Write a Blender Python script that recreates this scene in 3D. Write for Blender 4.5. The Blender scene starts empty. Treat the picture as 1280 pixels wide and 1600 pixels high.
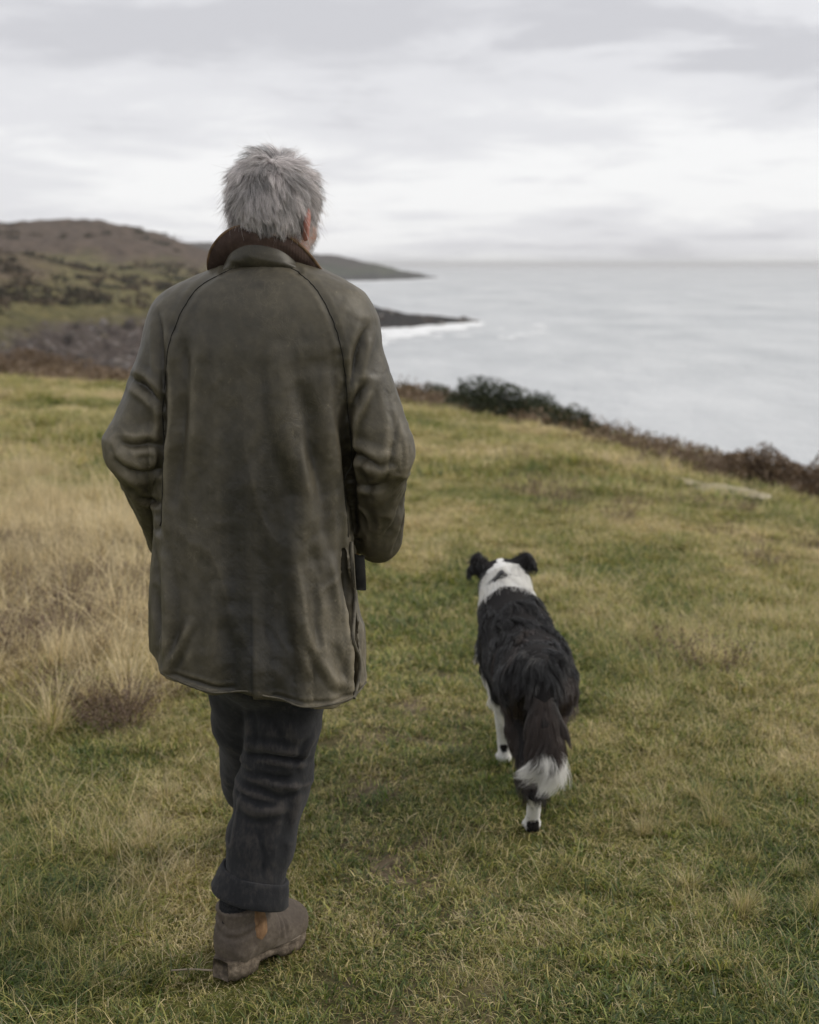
import bpy, math, random
import numpy as np
from mathutils import Vector, Matrix

random.seed(7)
RNG = np.random.default_rng(11)
R = math.radians
scene = bpy.context.scene
COL = scene.collection

# ------------------------------------------------------------------ camera
CAM_H = 1.55
FPX = 2222.0                       # focal length in photo pixels (50 mm on a 36 mm tall frame)
PITCH = math.atan(387.0 / FPX)
cam_d = bpy.data.cameras.new('camera')
cam = bpy.data.objects.new('camera', cam_d)
COL.objects.link(cam)
cam.location = (0, 0, CAM_H)
cam.rotation_euler = (math.pi / 2 - PITCH, 0, 0)
cam_d.sensor_fit = 'VERTICAL'
cam_d.sensor_height = 36.0
cam_d.lens = 50.0
cam_d.clip_start = 0.05
cam_d.clip_end = 120000.0
cam_d.dof.use_dof = True
cam_d.dof.focus_distance = 2.82
cam_d.dof.aperture_fstop = 4.2
scene.camera = cam

# ------------------------------------------------------------------ sky and sun
SUN_AZ, SUN_EL = R(84.0), R(34.0)      # off to the right, behind thin cloud
world = bpy.data.worlds.new('World')
scene.world = world
world.use_nodes = True
wn, wl = world.node_tree.nodes, world.node_tree.links
wn.clear()


def wnode(t, **kw):
    n = wn.new(t)
    for k, v in kw.items():
        setattr(n, k, v)
    return n


def wmath(op, a, b=None, clamp=False):
    n = wnode('ShaderNodeMath', operation=op, use_clamp=clamp)
    for i, s in enumerate((a, b)):
        if s is None:
            continue
        if isinstance(s, (int, float)):
            n.inputs[i].default_value = s
        else:
            wl.new(s, n.inputs[i])
    return n.outputs[0]


w_out = wnode('ShaderNodeOutputWorld')
w_bg = wnode('ShaderNodeBackground')
w_bg.inputs['Strength'].default_value = 0.1
w_sky = wnode('ShaderNodeTexSky', sky_type='NISHITA', sun_disc=False)
w_sky.sun_elevation = SUN_EL
w_sky.sun_rotation = SUN_AZ
w_tc = wnode('ShaderNodeTexCoord')
w_sep = wnode('ShaderNodeSeparateXYZ')
wl.new(w_tc.outputs['Generated'], w_sep.inputs[0])
# the cloud sheet seen in perspective: direction divided by its height above the horizon
w_zz = wmath('ADD', wmath('MAXIMUM', w_sep.outputs[2], 0.0), 0.16)
w_u = wmath('DIVIDE', w_sep.outputs[0], w_zz)
w_v = wmath('DIVIDE', w_sep.outputs[1], w_zz)
w_cmb = wnode('ShaderNodeCombineXYZ')
wl.new(w_u, w_cmb.inputs[0])
wl.new(w_v, w_cmb.inputs[1])


def wnoise(scale, loc, detail, rough, sx=1.0, sy=1.0):
    m = wnode('ShaderNodeMapping')
    m.inputs['Location'].default_value = loc
    m.inputs['Scale'].default_value = (sx, sy, 1)
    wl.new(w_cmb.outputs[0], m.inputs[0])
    n = wnode('ShaderNodeTexNoise')
    n.inputs['Scale'].default_value = scale
    n.inputs['Detail'].default_value = detail
    n.inputs['Roughness'].default_value = rough
    n.inputs['Distortion'].default_value = 0.35
    wl.new(m.outputs[0], n.inputs['Vector'])
    return n.outputs['Fac']


w_n1 = wnoise(0.8, (3.1, 1.7, 0.0), 3.0, 0.5, 0.85, 0.9)
w_n2 = wnoise(2.6, (0.4, 5.2, 1.0), 8.0, 0.60, 0.75, 0.9)
w_mix = wmath('ADD', wmath('MULTIPLY', w_n1, 0.62), wmath('MULTIPLY', w_n2, 0.38))
# one darker bank of cloud, high on the right of the view
w_bu = wmath('DIVIDE', wmath('SUBTRACT', w_u, 0.72), 0.55)
w_bv = wmath('DIVIDE', wmath('SUBTRACT', w_v, 3.22), 0.26)
w_br = wmath('ADD', wmath('MULTIPLY', w_bu, w_bu), wmath('MULTIPLY', w_bv, w_bv))
w_br = wmath('ADD', w_br, wmath('MULTIPLY', wmath('SUBTRACT', w_n2, 0.5), 5.0))
w_bk = wmath('SUBTRACT', 1.0, w_br, True)
w_mix = wmath('SUBTRACT', w_mix, wmath('MULTIPLY', w_bk, 0.055))
w_rmp = wnode('ShaderNodeValToRGB')
w_rmp.color_ramp.interpolation = 'EASE'
els = w_rmp.color_ramp.elements
els[0].position, els[0].color = 0.36, (0.58, 0.58, 0.61, 1)
els[1].position, els[1].color = 0.57, (0.86, 0.86, 0.865, 1)
e = els.new(0.46)
e.color = (0.72, 0.72, 0.745, 1)
wl.new(w_mix, w_rmp.inputs[0])
w_mul = wnode('ShaderNodeMix', data_type='RGBA', blend_type='MULTIPLY')
w_mul.inputs['Factor'].default_value = 1.0
wl.new(w_rmp.outputs[0], w_mul.inputs['A'])
w_mul.inputs['B'].default_value = (10.0, 10.0, 10.0, 1)
w_fin = wnode('ShaderNodeMix', data_type='RGBA')
w_fin.inputs['Factor'].default_value = 0.96
wl.new(w_sky.outputs[0], w_fin.inputs['A'])
wl.new(w_mul.outputs['Result'], w_fin.inputs['B'])
wl.new(w_fin.outputs['Result'], w_bg.inputs['Color'])
wl.new(w_bg.outputs[0], w_out.inputs['Surface'])

sun_d = bpy.data.lights.new('sun', 'SUN')
sun_d.energy = 1.5
sun_d.angle = R(18)
sun_d.color = (1.0, 0.93, 0.82)
sun = bpy.data.objects.new('sun', sun_d)
COL.objects.link(sun)
_dir = Vector((math.sin(SUN_AZ) * math.cos(SUN_EL), math.cos(SUN_AZ) * math.cos(SUN_EL), math.sin(SUN_EL)))
sun.rotation_euler = _dir.to_track_quat('Z', 'Y').to_euler()
sun.location = _dir * 50

vs = scene.view_settings
vs.view_transform = 'Standard'
vs.look = 'None'
vs.gamma = 1.0
vs.exposure = 0.17
vs.use_curve_mapping = False
scene.render.engine = 'CYCLES'
cy = scene.cycles
cy.use_denoising = True
try:
    cy.denoiser = 'OPENIMAGEDENOISE'
except Exception:
    pass
cy.max_bounces = 6
cy.diffuse_bounces = 2
cy.glossy_bounces = 2
cy.transmission_bounces = 6
cy.transparent_max_bounces = 4
cy.volume_bounces = 0
cy.use_adaptive_sampling = True
cy.adaptive_threshold = 0.01
cy.caustics_reflective = False
cy.caustics_refractive = False

# ------------------------------------------------------------------ helpers


def ray(px, py):
    u, v = (px - 640.0) / FPX, (800.0 - py) / FPX
    c, s = math.cos(PITCH), math.sin(PITCH)
    return np.array([u, c + v * s, -s + v * c])


def P(px, py, Y):
    """World point of the photo pixel (px, py) at forward distance Y."""
    d = ray(px, py)
    k = Y / d[1]
    return np.array([d[0] * k, Y, CAM_H + d[2] * k])


def rz(px, py, r):
    """Height of the pixel's sight line at horizontal distance r."""
    d = ray(px, py)
    return CAM_H + r * d[2] / math.hypot(d[0], d[1])


def az(px):
    return math.atan2((px - 640.0) / FPX, math.cos(PITCH))


def sstep(a, b, x):
    t = np.clip((np.asarray(x, float) - a) / (b - a), 0, 1)
    return t * t * (3 - 2 * t)


def _hash(ix, iy, iz, seed):
    h = (ix.astype(np.int64) * 374761393 + iy.astype(np.int64) * 668265263 + iz.astype(np.int64) * 2147483647 + seed * 974634777)
    h = (h ^ (h >> 13)) * 1274126177
    h = h & 0x7fffffffffff
    h = (h ^ (h >> 16)) & 0xffff
    return h / 65535.0


def vnoise(x, y, z=None, seed=0):
    x = np.asarray(x, float)
    y = np.asarray(y, float)
    z = np.zeros_like(x) if z is None else np.asarray(z, float)
    ix, iy, iz = np.floor(x), np.floor(y), np.floor(z)
    fx, fy, fz = x - ix, y - iy, z - iz
    fx, fy, fz = (f * f * f * (f * (f * 6 - 15) + 10) for f in (fx, fy, fz))
    out = 0
    for a in (0, 1):
        wx = fx if a else 1 - fx
        for b in (0, 1):
            wy = fy if b else 1 - fy
            for c in (0, 1):
                wz = fz if c else 1 - fz
                out = out + wx * wy * wz * _hash(ix + a, iy + b, iz + c, seed)
    return out * 2 - 1


def fbm(x, y, z=None, seed=0, oct=4, gain=0.5):
    amp, tot, f = 1.0, 0.0, 1.0
    for o in range(oct):
        tot = tot + amp * vnoise(x * f, y * f, None if z is None else z * f, seed + o * 17)
        amp *= gain
        f *= 2.03
    return tot


def new_obj(name, data, parent=None, mat=None, **props):
    o = bpy.data.objects.new(name, data)
    COL.objects.link(o)
    if parent is not None:
        o.parent = parent
    if mat is not None and data is not None:
        data.materials.append(mat)
    for k, v in props.items():
        o[k] = v
    return o


def mesh_np(name, V, F, smooth=True):
    """V (n,3); F list of arrays of faces (tris / quads) or one array."""
    me = bpy.data.meshes.new(name)
    V = np.asarray(V, np.float32)
    Fs = F if isinstance(F, list) else [F]
    Fs = [np.asarray(f, np.int32) for f in Fs if len(f)]
    nl = sum(f.size for f in Fs)
    nf = sum(len(f) for f in Fs)
    me.vertices.add(len(V))
    me.vertices.foreach_set('co', V.ravel())
    me.loops.add(nl)
    me.polygons.add(nf)
    me.loops.foreach_set('vertex_index', np.concatenate([f.ravel() for f in Fs]))
    sizes = np.concatenate([np.full(len(f), f.shape[1], np.int32) for f in Fs])
    me.polygons.foreach_set('loop_start', np.concatenate([[0], np.cumsum(sizes)[:-1]]).astype(np.int32))
    if smooth:
        me.polygons.foreach_set('use_smooth', np.ones(nf, bool))
    me.update(calc_edges=True)
    me.validate()
    return me


def set_attr(me, name, typ, dom, arr):
    a = me.attributes.new(name, typ, dom)
    key = {'FLOAT': 'value', 'INT': 'value', 'FLOAT_VECTOR': 'vector', 'FLOAT_COLOR': 'color'}[typ]
    a.data.foreach_set(key, np.asarray(arr, np.int32 if typ == 'INT' else np.float32).ravel())


def rgba(c):
    c = np.asarray(c, np.float32)
    return np.concatenate([c, np.ones((len(c), 1), np.float32)], 1)


def grid_faces(nu, nv, closed_u=False):
    """Quads for vertices laid out [u * nv + v]."""
    iu = np.arange(nu if closed_u else nu - 1)
    iv = np.arange(nv - 1)
    a, b = np.meshgrid(iu, iv, indexing='ij')
    a, b = a.ravel(), b.ravel()
    a2 = (a + 1) % nu
    return np.stack([a * nv + b, a2 * nv + b, a2 * nv + b + 1, a * nv + b + 1], 1)


# ---- signed distance fields turned into meshes (surface nets)
class Field:
    def __init__(s, lo, hi, h):
        s.lo = np.asarray(lo, float)
        s.h = h
        s.n = np.ceil((np.asarray(hi, float) - s.lo) / h).astype(int) + 1
        s.D = np.full(s.n, 0.5, np.float32)

    def sub(s, lo, hi):
        a = np.clip(np.floor((np.asarray(lo) - s.lo) / s.h).astype(int), 0, s.n - 1)
        b = np.clip(np.ceil((np.asarray(hi) - s.lo) / s.h).astype(int) + 1, 1, s.n)
        sl = tuple(slice(a[i], b[i]) for i in range(3))
        g = [(np.arange(a[i], b[i]) * s.h + s.lo[i]).astype(np.float32) for i in range(3)]
        X, Y, Z = np.meshgrid(*g, indexing='ij')
        return sl, X, Y, Z

    def put(s, fn, lo, hi, k=0.0, mode='add'):
        m = 0.04 + (float(np.max(k)) if not callable(k) else 0.08)
        sl, X, Y, Z = s.sub(np.asarray(lo) - m, np.asarray(hi) + m)
        d = fn(X, Y, Z)
        kk = k(X, Y, Z) if callable(k) else k
        A = s.D[sl]
        if mode == 'cut':
            d = -d
            if np.max(kk) <= 0:
                s.D[sl] = np.maximum(A, d)
            else:
                t = np.clip(0.5 - 0.5 * (A - d) / kk * 1.0, 0, 1)
                t = np.clip(0.5 + 0.5 * (A - d) / kk, 0, 1)
                s.D[sl] = d + (A - d) * t + kk * t * (1 - t)
            return
        if not callable(k) and k <= 0:
            s.D[sl] = np.minimum(A, d)
        else:
            t = np.clip(0.5 + 0.5 * (A - d) / kk, 0, 1)
            s.D[sl] = A + (d - A) * t - kk * t * (1 - t)

    def cone(s, a, b, ra, rb, k=0.0, mode='add', flat=None):
        a = np.asarray(a, float)
        b = np.asarray(b, float)
        ab = b - a
        L2 = float(ab @ ab) + 1e-12
        rm = max(ra, rb)

        def fn(X, Y, Z):
            t = ((X - a[0]) * ab[0] + (Y - a[1]) * ab[1] + (Z - a[2]) * ab[2]) / L2
            t = np.clip(t, 0, 1)
            return np.sqrt((X - a[0] - ab[0] * t) ** 2 + (Y - a[1] - ab[1] * t) ** 2 + (Z - a[2] - ab[2] * t) ** 2) - (ra + (rb - ra) * t)
        s.put(fn, np.minimum(a, b) - rm, np.maximum(a, b) + rm, k, mode)

    def chain(s, pts, rad, k=0.02):
        for i in range(len(pts) - 1):
            s.cone(pts[i], pts[i + 1], rad[i], rad[i + 1], k)

    def ell(s, c, r, k=0.0, rot=None, mode='add'):
        c = np.asarray(c, float)
        r = np.asarray(r, float)
        M = np.eye(3) if rot is None else np.asarray(rot)      # columns: local axes in field space
        rm = float(r.max())

        def fn(X, Y, Z):
            dx, dy, dz = X - c[0], Y - c[1], Z - c[2]
            q = [(dx * M[0, i] + dy * M[1, i] + dz * M[2, i]) for i in range(3)]
            k0 = np.sqrt((q[0] / r[0]) ** 2 + (q[1] / r[1]) ** 2 + (q[2] / r[2]) ** 2)
            k1 = np.sqrt((q[0] / r[0] ** 2) ** 2 + (q[1] / r[1] ** 2) ** 2 + (q[2] / r[2] ** 2) ** 2)
            return k0 * (k0 - 1.0) / np.maximum(k1, 1e-6)
        s.put(fn, c - rm, c + rm, k, mode)

    def mesh(s, relax=1):
        D = s.D
        S = D < 0
        n = np.array(D.shape)
        cnt = np.zeros(n - 1, np.int8)
        for a in (0, 1):
            for b in (0, 1):
                for c in (0, 1):
                    cnt += S[a:n[0] - 1 + a, b:n[1] - 1 + b, c:n[2] - 1 + c]
        act = (cnt > 0) & (cnt < 8)
        I = np.argwhere(act)
        idx = np.full(n - 1, -1, np.int32)
        idx[act] = np.arange(len(I))
        acc = np.zeros((len(I), 3))
        num = np.zeros(len(I))
        for ax in range(3):
            o1, o2 = [i for i in range(3) if i != ax]
            for p in (0, 1):
                for q in (0, 1):
                    A = I.copy()
                    A[:, o1] += p
                    A[:, o2] += q
                    B = A.copy()
                    B[:, ax] += 1
                    da, db = D[tuple(A.T)], D[tuple(B.T)]
                    m = (da < 0) != (db < 0)
                    t = da[m] / (da[m] - db[m])
                    pt = A[m].astype(float)
                    pt[:, ax] += t
                    acc[m] += pt
                    num[m] += 1
        V = acc / num[:, None]
        faces = []
        for ax in range(3):
            o1, o2 = (ax + 1) % 3, (ax + 2) % 3
            sa = [slice(None)] * 3
            sb = [slice(None)] * 3
            sa[ax] = slice(0, n[ax] - 1)
            sb[ax] = slice(1, n[ax])
            ch = S[tuple(sa)] != S[tuple(sb)]
            E = np.argwhere(ch)
            ok = (E[:, o1] > 0) & (E[:, o2] > 0) & (E[:, o1] < n[o1] - 1) & (E[:, o2] < n[o2] - 1)
            E = E[ok]
            neg = S[tuple(E.T)]
            q = []
            for (p1, p2) in ((-1, -1), (0, -1), (0, 0), (-1, 0)):
                C = E.copy()
                C[:, o1] += p1
                C[:, o2] += p2
                q.append(idx[tuple(C.T)])
            Q = np.stack(q, 1)
            Q[~neg] = Q[~neg][:, ::-1]
            faces.append(Q)
        F = np.concatenate(faces)
        V = V * s.h + s.lo
        for _ in range(relax):
            V = relax_mesh(V, F, 0.5)
        return V, F


def relax_mesh(V, F, f=0.5):
    acc = np.zeros_like(V)
    num = np.zeros(len(V))
    for i in range(4):
        j = (i + 1) % 4
        for a in range(3):
            acc[:, a] += np.bincount(F[:, i], V[F[:, j], a], len(V)) + np.bincount(F[:, j], V[F[:, i], a], len(V))
        num += np.bincount(F[:, i], minlength=len(V)) + np.bincount(F[:, j], minlength=len(V))
    return V + f * (acc / np.maximum(num, 1)[:, None] - V)


def vnormals(V, F):
    n = np.cross(V[F[:, 2]] - V[F[:, 0]], V[F[:, 3 if F.shape[1] == 4 else 1]] - V[F[:, 1 if F.shape[1] == 4 else 0]])
    if F.shape[1] == 3:
        n = np.cross(V[F[:, 1]] - V[F[:, 0]], V[F[:, 2]] - V[F[:, 0]])
    N = np.zeros_like(V)
    for i in range(F.shape[1]):
        for a in range(3):
            N[:, a] += np.bincount(F[:, i], n[:, a], len(V))
    return N / np.maximum(np.linalg.norm(N, axis=1, keepdims=True), 1e-12)


def polydist(x, z, pts):
    """Distance of points to a polyline and the parameter (0..1) along it."""
    best = np.full(len(x), 9.0)
    par = np.zeros(len(x))
    n = len(pts) - 1
    for i in range(n):
        ax_, az_ = pts[i]
        bx, bz = pts[i + 1]
        dx, dz = bx - ax_, bz - az_
        t = np.clip(((x - ax_) * dx + (z - az_) * dz) / (dx * dx + dz * dz + 1e-12), 0, 1)
        d = np.hypot(x - ax_ - dx * t, z - az_ - dz * t)
        m = d < best
        best[m] = d[m]
        par[m] = (i + t[m]) / n
    return best, par


def smooth_poly(pts, n=6):
    """Catmull-Rom through points."""
    p = np.asarray(pts, float)
    p = np.concatenate([[2 * p[0] - p[1]], p, [2 * p[-1] - p[-2]]])
    out = []
    for i in range(1, len(p) - 2):
        for t in np.linspace(0, 1, n, endpoint=False):
            a, b, c, d = p[i - 1], p[i], p[i + 1], p[i + 2]
            out.append(0.5 * (2 * b + (c - a) * t + (2 * a - 5 * b + 4 * c - d) * t * t + (3 * b - a - 3 * c + d) * t ** 3))
    out.append(p[-2])
    return np.array(out)


def tube_mesh(pts, rad, seg=6, closed=False):
    pts = np.asarray(pts, float)
    n = len(pts)
    rad = np.full(n, rad) if np.isscalar(rad) else np.asarray(rad)
    tan = np.gradient(pts, axis=0)
    tan /= np.maximum(np.linalg.norm(tan, axis=1, keepdims=True), 1e-9)
    up = np.array([0.31, 0.17, 0.93])
    s = np.cross(tan, up)
    s /= np.linalg.norm(s, axis=1, keepdims=True)
    t = np.cross(s, tan)
    a = np.linspace(0, 2 * np.pi, seg, endpoint=False)
    V = pts[:, None] + rad[:, None, None] * (np.cos(a)[None, :, None] * s[:, None] + np.sin(a)[None, :, None] * t[:, None])
    V = V.reshape(-1, 3)
    F = []
    for i in range(n if closed else n - 1):
        i2 = (i + 1) % n
        for j in range(seg):
            j2 = (j + 1) % seg
            F.append((i * seg + j, i * seg + j2, i2 * seg + j2, i2 * seg + j))
    return V, np.array(F)


def curves_obj(name, pts, rad, col=None, parent=None, mat=None):
    """pts (n, k, 3): hair strands; rad (k,) or (n, k); col (n, 3)."""
    n, k = pts.shape[:2]
    cu = bpy.data.hair_curves.new(name)
    cu.add_curves([k] * n)
    cu.attributes['position'].data.foreach_set('vector', np.asarray(pts, np.float32).ravel())
    rr = np.broadcast_to(np.asarray(rad, np.float32), (n, k)).ravel()
    if 'radius' not in cu.attributes:
        cu.attributes.new('radius', 'FLOAT', 'POINT')
    cu.attributes['radius'].data.foreach_set('value', np.ascontiguousarray(rr))
    if col is not None:
        a = cu.attributes.new('col', 'FLOAT_COLOR', 'CURVE')
        a.data.foreach_set('color', rgba(col).ravel())
    return new_obj(name, cu, parent, mat)


def sample_mesh(V, F, n, weight=None, rng=RNG):
    T = np.concatenate([F[:, [0, 1, 2]], F[:, [0, 2, 3]]]) if F.shape[1] == 4 else F
    a, b, c = V[T[:, 0]], V[T[:, 1]], V[T[:, 2]]
    cr = np.cross(b - a, c - a)
    ar = np.linalg.norm(cr, axis=1)
    w = ar if weight is None else ar * weight((a + b + c) / 3)
    i = rng.choice(len(T), n, p=w / w.sum())
    r1, r2 = np.sqrt(rng.random(n)), rng.random(n)
    p = (1 - r1)[:, None] * a[i] + (r1 * (1 - r2))[:, None] * b[i] + (r1 * r2)[:, None] * c[i]
    nn = cr[i] / np.maximum(ar[i], 1e-12)[:, None]
    return p, nn


# ---- materials
class Mat:
    def __init__(s, name, rough=0.8, spec=0.3):
        s.m = bpy.data.materials.new(name)
        s.m.use_nodes = True
        s.t = s.m.node_tree
        s.n, s.l = s.t.nodes, s.t.links
        s.n.clear()
        s.out = s.n.new('ShaderNodeOutputMaterial')
        s.b = s.n.new('ShaderNodeBsdfPrincipled')
        s.b.inputs['Roughness'].default_value = rough
        s.b.inputs['Specular IOR Level'].default_value = spec
        s.l.new(s.b.outputs[0], s.out.inputs['Surface'])
        s.pos = s.n.new('ShaderNodeNewGeometry').outputs['Position']

    def put(s, sock, v):
        if hasattr(v, 'node'):
            s.l.new(v, sock)
        else:
            sock.default_value = v if not isinstance(v, tuple) or len(v) == 4 or sock.type == 'VECTOR' else (*v, 1)

    def noise(s, scale, detail=4, rough=0.55, vec=None, stretch=(1, 1, 1), out='Fac', loc=(0, 0, 0), dist=0.0):
        mp = s.n.new('ShaderNodeMapping')
        mp.inputs['Scale'].default_value = stretch
        mp.inputs['Location'].default_value = loc
        s.l.new(vec or s.pos, mp.inputs[0])
        n = s.n.new('ShaderNodeTexNoise')
        n.inputs['Scale'].default_value = scale
        n.inputs['Detail'].default_value = detail
        n.inputs['Roughness'].default_value = rough
        n.inputs['Distortion'].default_value = dist
        s.l.new(mp.outputs[0], n.inputs['Vector'])
        return n.outputs[out]

    def ramp(s, fac, stops):
        n = s.n.new('ShaderNodeValToRGB')
        e = n.color_ramp.elements
        while len(e) < len(stops):
            e.new(0.5)
        for i, (p, c) in enumerate(stops):
            e[i].position = p
            e[i].color = (*c, 1) if isinstance(c, tuple) else (c, c, c, 1)
        s.l.new(fac, n.inputs[0])
        return n.outputs[0]

    def mix(s, fac, a, b, blend='MIX'):
        n = s.n.new('ShaderNodeMix')
        n.data_type = 'RGBA'
        n.blend_type = blend
        s.put(n.inputs['Factor'], fac)
        s.put(n.inputs['A'], a)
        s.put(n.inputs['B'], b)
        return n.outputs['Result']

    def math(s, op, a, b=0.0, clamp=False):
        n = s.n.new('ShaderNodeMath')
        n.operation = op
        n.use_clamp = clamp
        s.put(n.inputs[0], a)
        s.put(n.inputs[1], b)
        return n.outputs[0]

    def attr(s, name, out='Fac', typ='GEOMETRY'):
        n = s.n.new('ShaderNodeAttribute')
        n.attribute_name = name
        n.attribute_type = typ
        return n.outputs[out]

    def bump(s, h, dist, strength=1.0, prev=None):
        n = s.n.new('ShaderNodeBump')
        n.inputs['Distance'].default_value = dist
        n.inputs['Strength'].default_value = strength
        s.l.new(h, n.inputs['Height'])
        if prev is not None:
            s.l.new(prev, n.inputs['Normal'])
        return n.outputs[0]

    def color(s, c):
        s.put(s.b.inputs['Base Color'], c)
        return s

    def normal(s, nrm):
        s.l.new(nrm, s.b.inputs['Normal'])
        return s

    def leafy(s, col, trans=0.35, gloss=0.06):
        """Thin leaf: diffuse + light coming through + a weak gloss."""
        d = s.n.new('ShaderNodeBsdfDiffuse')
        t = s.n.new('ShaderNodeBsdfTranslucent')
        m = s.n.new('ShaderNodeMixShader')
        m.inputs[0].default_value = trans
        s.put(d.inputs[0], col)
        s.put(t.inputs[0], col)
        s.l.new(d.outputs[0], m.inputs[1])
        s.l.new(t.outputs[0], m.inputs[2])
        g = s.n.new('ShaderNodeBsdfGlossy')
        g.inputs['Roughness'].default_value = 0.5
        m2 = s.n.new('ShaderNodeMixShader')
        m2.inputs[0].default_value = gloss
        s.l.new(m.outputs[0], m2.inputs[1])
        s.l.new(g.outputs[0], m2.inputs[2])
        s.l.new(m2.outputs[0], s.out.inputs['Surface'])
        return s


def hair_mat(name, rough=0.35, spec=0.3, thin=0.0):
    """Strands coloured by their own 'col' value."""
    m = Mat(name, rough, spec)
    m.color(m.attr('col', 'Color'))
    if thin:
        t = m.n.new('ShaderNodeBsdfTranslucent')
        m.l.new(m.attr('col', 'Color'), t.inputs[0])
        x = m.n.new('ShaderNodeMixShader')
        sp_ = m.n.new('ShaderNodeSeparateColor')
        m.l.new(m.attr('col', 'Color'), sp_.inputs[0])
        m.l.new(m.math('MULTIPLY', sp_.outputs[0], thin, True), x.inputs[0])
        m.l.new(m.b.outputs[0], x.inputs[1])
        m.l.new(t.outputs[0], x.inputs[2])
        m.l.new(x.outputs[0], m.out.inputs['Surface'])
    return m.m
# ------------------------------------------------------------------ the ground (headland turf)
SEA_Z = -30.0
# brow of the turf: photo column, photo row, distance from the camera
BROW = [(-700, 570, 75), (-300, 572, 66), (0, 580, 58), (300, 600, 50), (640, 622, 42), (780, 648, 36), (1000, 697, 27), (1280, 778, 19), (1600, 880, 13.5)]
_bth = np.array([R(-180), R(-110), R(-60)] + [az(b[0]) for b in BROW] + [R(50), R(110), R(180)])
_br = np.array([120., 160., 120.] + [float(b[2]) for b in BROW] + [10., 22., 120.])
_bz = np.array([0., 4.0, 1.0] + [rz(*b) for b in BROW] + [-2.2, -2.0, 0.])


def ground_z(x, y):
    x = np.asarray(x, float)
    y = np.asarray(y, float)
    r = np.hypot(x, y)
    th = np.arctan2(x, y)
    rb = np.interp(th, _bth, _br)
    zb = np.interp(th, _bth, _bz)
    near = 5.0
    t = np.clip((r - near) / np.maximum(rb - near, 1.0), 0, None)
    inside = zb * np.minimum(t, 1) ** 1.35
    over = np.clip(r - rb, 0, None)
    s = zb * 1.35 / np.maximum(rb - near, 1.0)
    drop = s * over - 0.45 * over * sstep(0, 7, over)
    z = inside + drop
    z = z + 0.012 * vnoise(x * 2.1, y * 2.1, seed=3) + 0.006 * vnoise(x * 6.3, y * 6.3, seed=5)
    far = sstep(6, 16, r)
    z = z + far * (0.07 * vnoise(x * 0.55, y * 0.55, seed=8) + 0.05 * vnoise(x * 1.3, y * 1.3, seed=9))
    return np.maximum(z, SEA_Z - 2.0)


def dryness(x, y):
    """0 green .. 1 straw, shared by the ground sheet and the grass."""
    x = np.asarray(x, float)
    y = np.asarray(y, float)
    left = sstep(-0.75, -1.25, x + 0.10 * (y - 3.5)) * sstep(4.5, 5.8, y)
    right = sstep(0.45, 1.5, x - 0.05 * (y - 3.5)) * sstep(14, 7, y)
    n = fbm(x * 0.9, y * 0.45, seed=21, oct=3) * 0.45 + fbm(x * 3.1, y * 1.6, seed=31, oct=3) * 0.3
    far = sstep(3.6, 7, y) * 0.14 + sstep(8, 20, y) * 0.06
    pathx = path_x(y)
    onpath = np.exp(-((x - pathx) / 0.5) ** 2)
    d = 0.46 + 0.32 * left * sstep(13, 8, y) + 0.13 * right + n * 0.75 + far - 0.02 * onpath - 0.08 * sstep(3.7, 2.8, y) - 0.16 * sstep(-0.5, -0.9, x) * sstep(5.2, 4.2, y)
    return np.clip(d, 0, 1)


def path_x(y):
    return np.interp(y, [2.0, 2.7, 3.7, 5.0, 7.5, 11.0, 20.0], [-0.02, -0.03, -0.04, 0.05, 0.12, 0.5, 2.5])


th = np.unique(np.concatenate([np.linspace(-math.pi, math.pi, 121), np.linspace(R(-24), R(24), 241)]))[:-1]
rr = np.concatenate([[0.15], np.geomspace(0.6, 2.3, 8), np.linspace(2.5, 9, 120), np.geomspace(9.15, 75, 130), np.geomspace(78, 330, 26)])
TH, RR = np.meshgrid(th, rr, indexing='ij')
gx, gy = (RR * np.sin(TH)).ravel(), (RR * np.cos(TH)).ravel()
gz = ground_z(gx, gy)
V = np.stack([gx, gy, gz], 1)
F = grid_faces(len(th), len(rr), closed_u=True)[:, ::-1]
F = np.concatenate([F])
cap = [i * len(rr) for i in range(len(th))]
g_me = mesh_np('ground', V, [F[:, ::-1], np.array([cap])[:, ::-1]])
set_attr(g_me, 'dry', 'FLOAT', 'POINT', dryness(gx, gy))
set_attr(g_me, 'worn', 'FLOAT', 'POINT', np.exp(-((gx - path_x(gy)) / 0.34) ** 2) * (gy > 1.5) * sstep(9, 5, gy) * np.clip(0.85 + 0.9 * fbm(gx * 2.2, gy * 1.4, seed=25, oct=3), 0, 1))
gm = Mat('turf_ground', 0.95, 0.1)
g_dry = gm.attr('dry')
g_n = gm.noise(2.2, 6, 0.65)
g_f = gm.math('ADD', gm.math('MULTIPLY', g_dry, 0.75), gm.math('MULTIPLY', gm.math('SUBTRACT', g_n, 0.5), 1.1), True)
g_c = gm.ramp(g_f, [(0.0, (0.06, 0.075, 0.020)), (0.35, (0.17, 0.165, 0.048)), (0.62, (0.33, 0.285, 0.11)), (1.0, (0.42, 0.34, 0.18))])
g_fine = gm.ramp(gm.noise(38, 6, 0.7), [(0.3, 0.35), (0.62, 1.0)])
g_c = gm.mix(gm.attr('worn'), g_c, gm.ramp(gm.noise(14, 5, 0.65), [(0.35, (0.15, 0.115, 0.078)), (0.65, (0.33, 0.26, 0.175))]))
gm.color(gm.mix(0.8, g_c, g_fine, 'MULTIPLY'))
gm.normal(gm.bump(gm.noise(30, 6, 0.7), 0.05, 0.8))
new_obj('ground', g_me, None, gm.m, kind='structure')

# worn stony track crossing the slope towards the brow on the right


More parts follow.
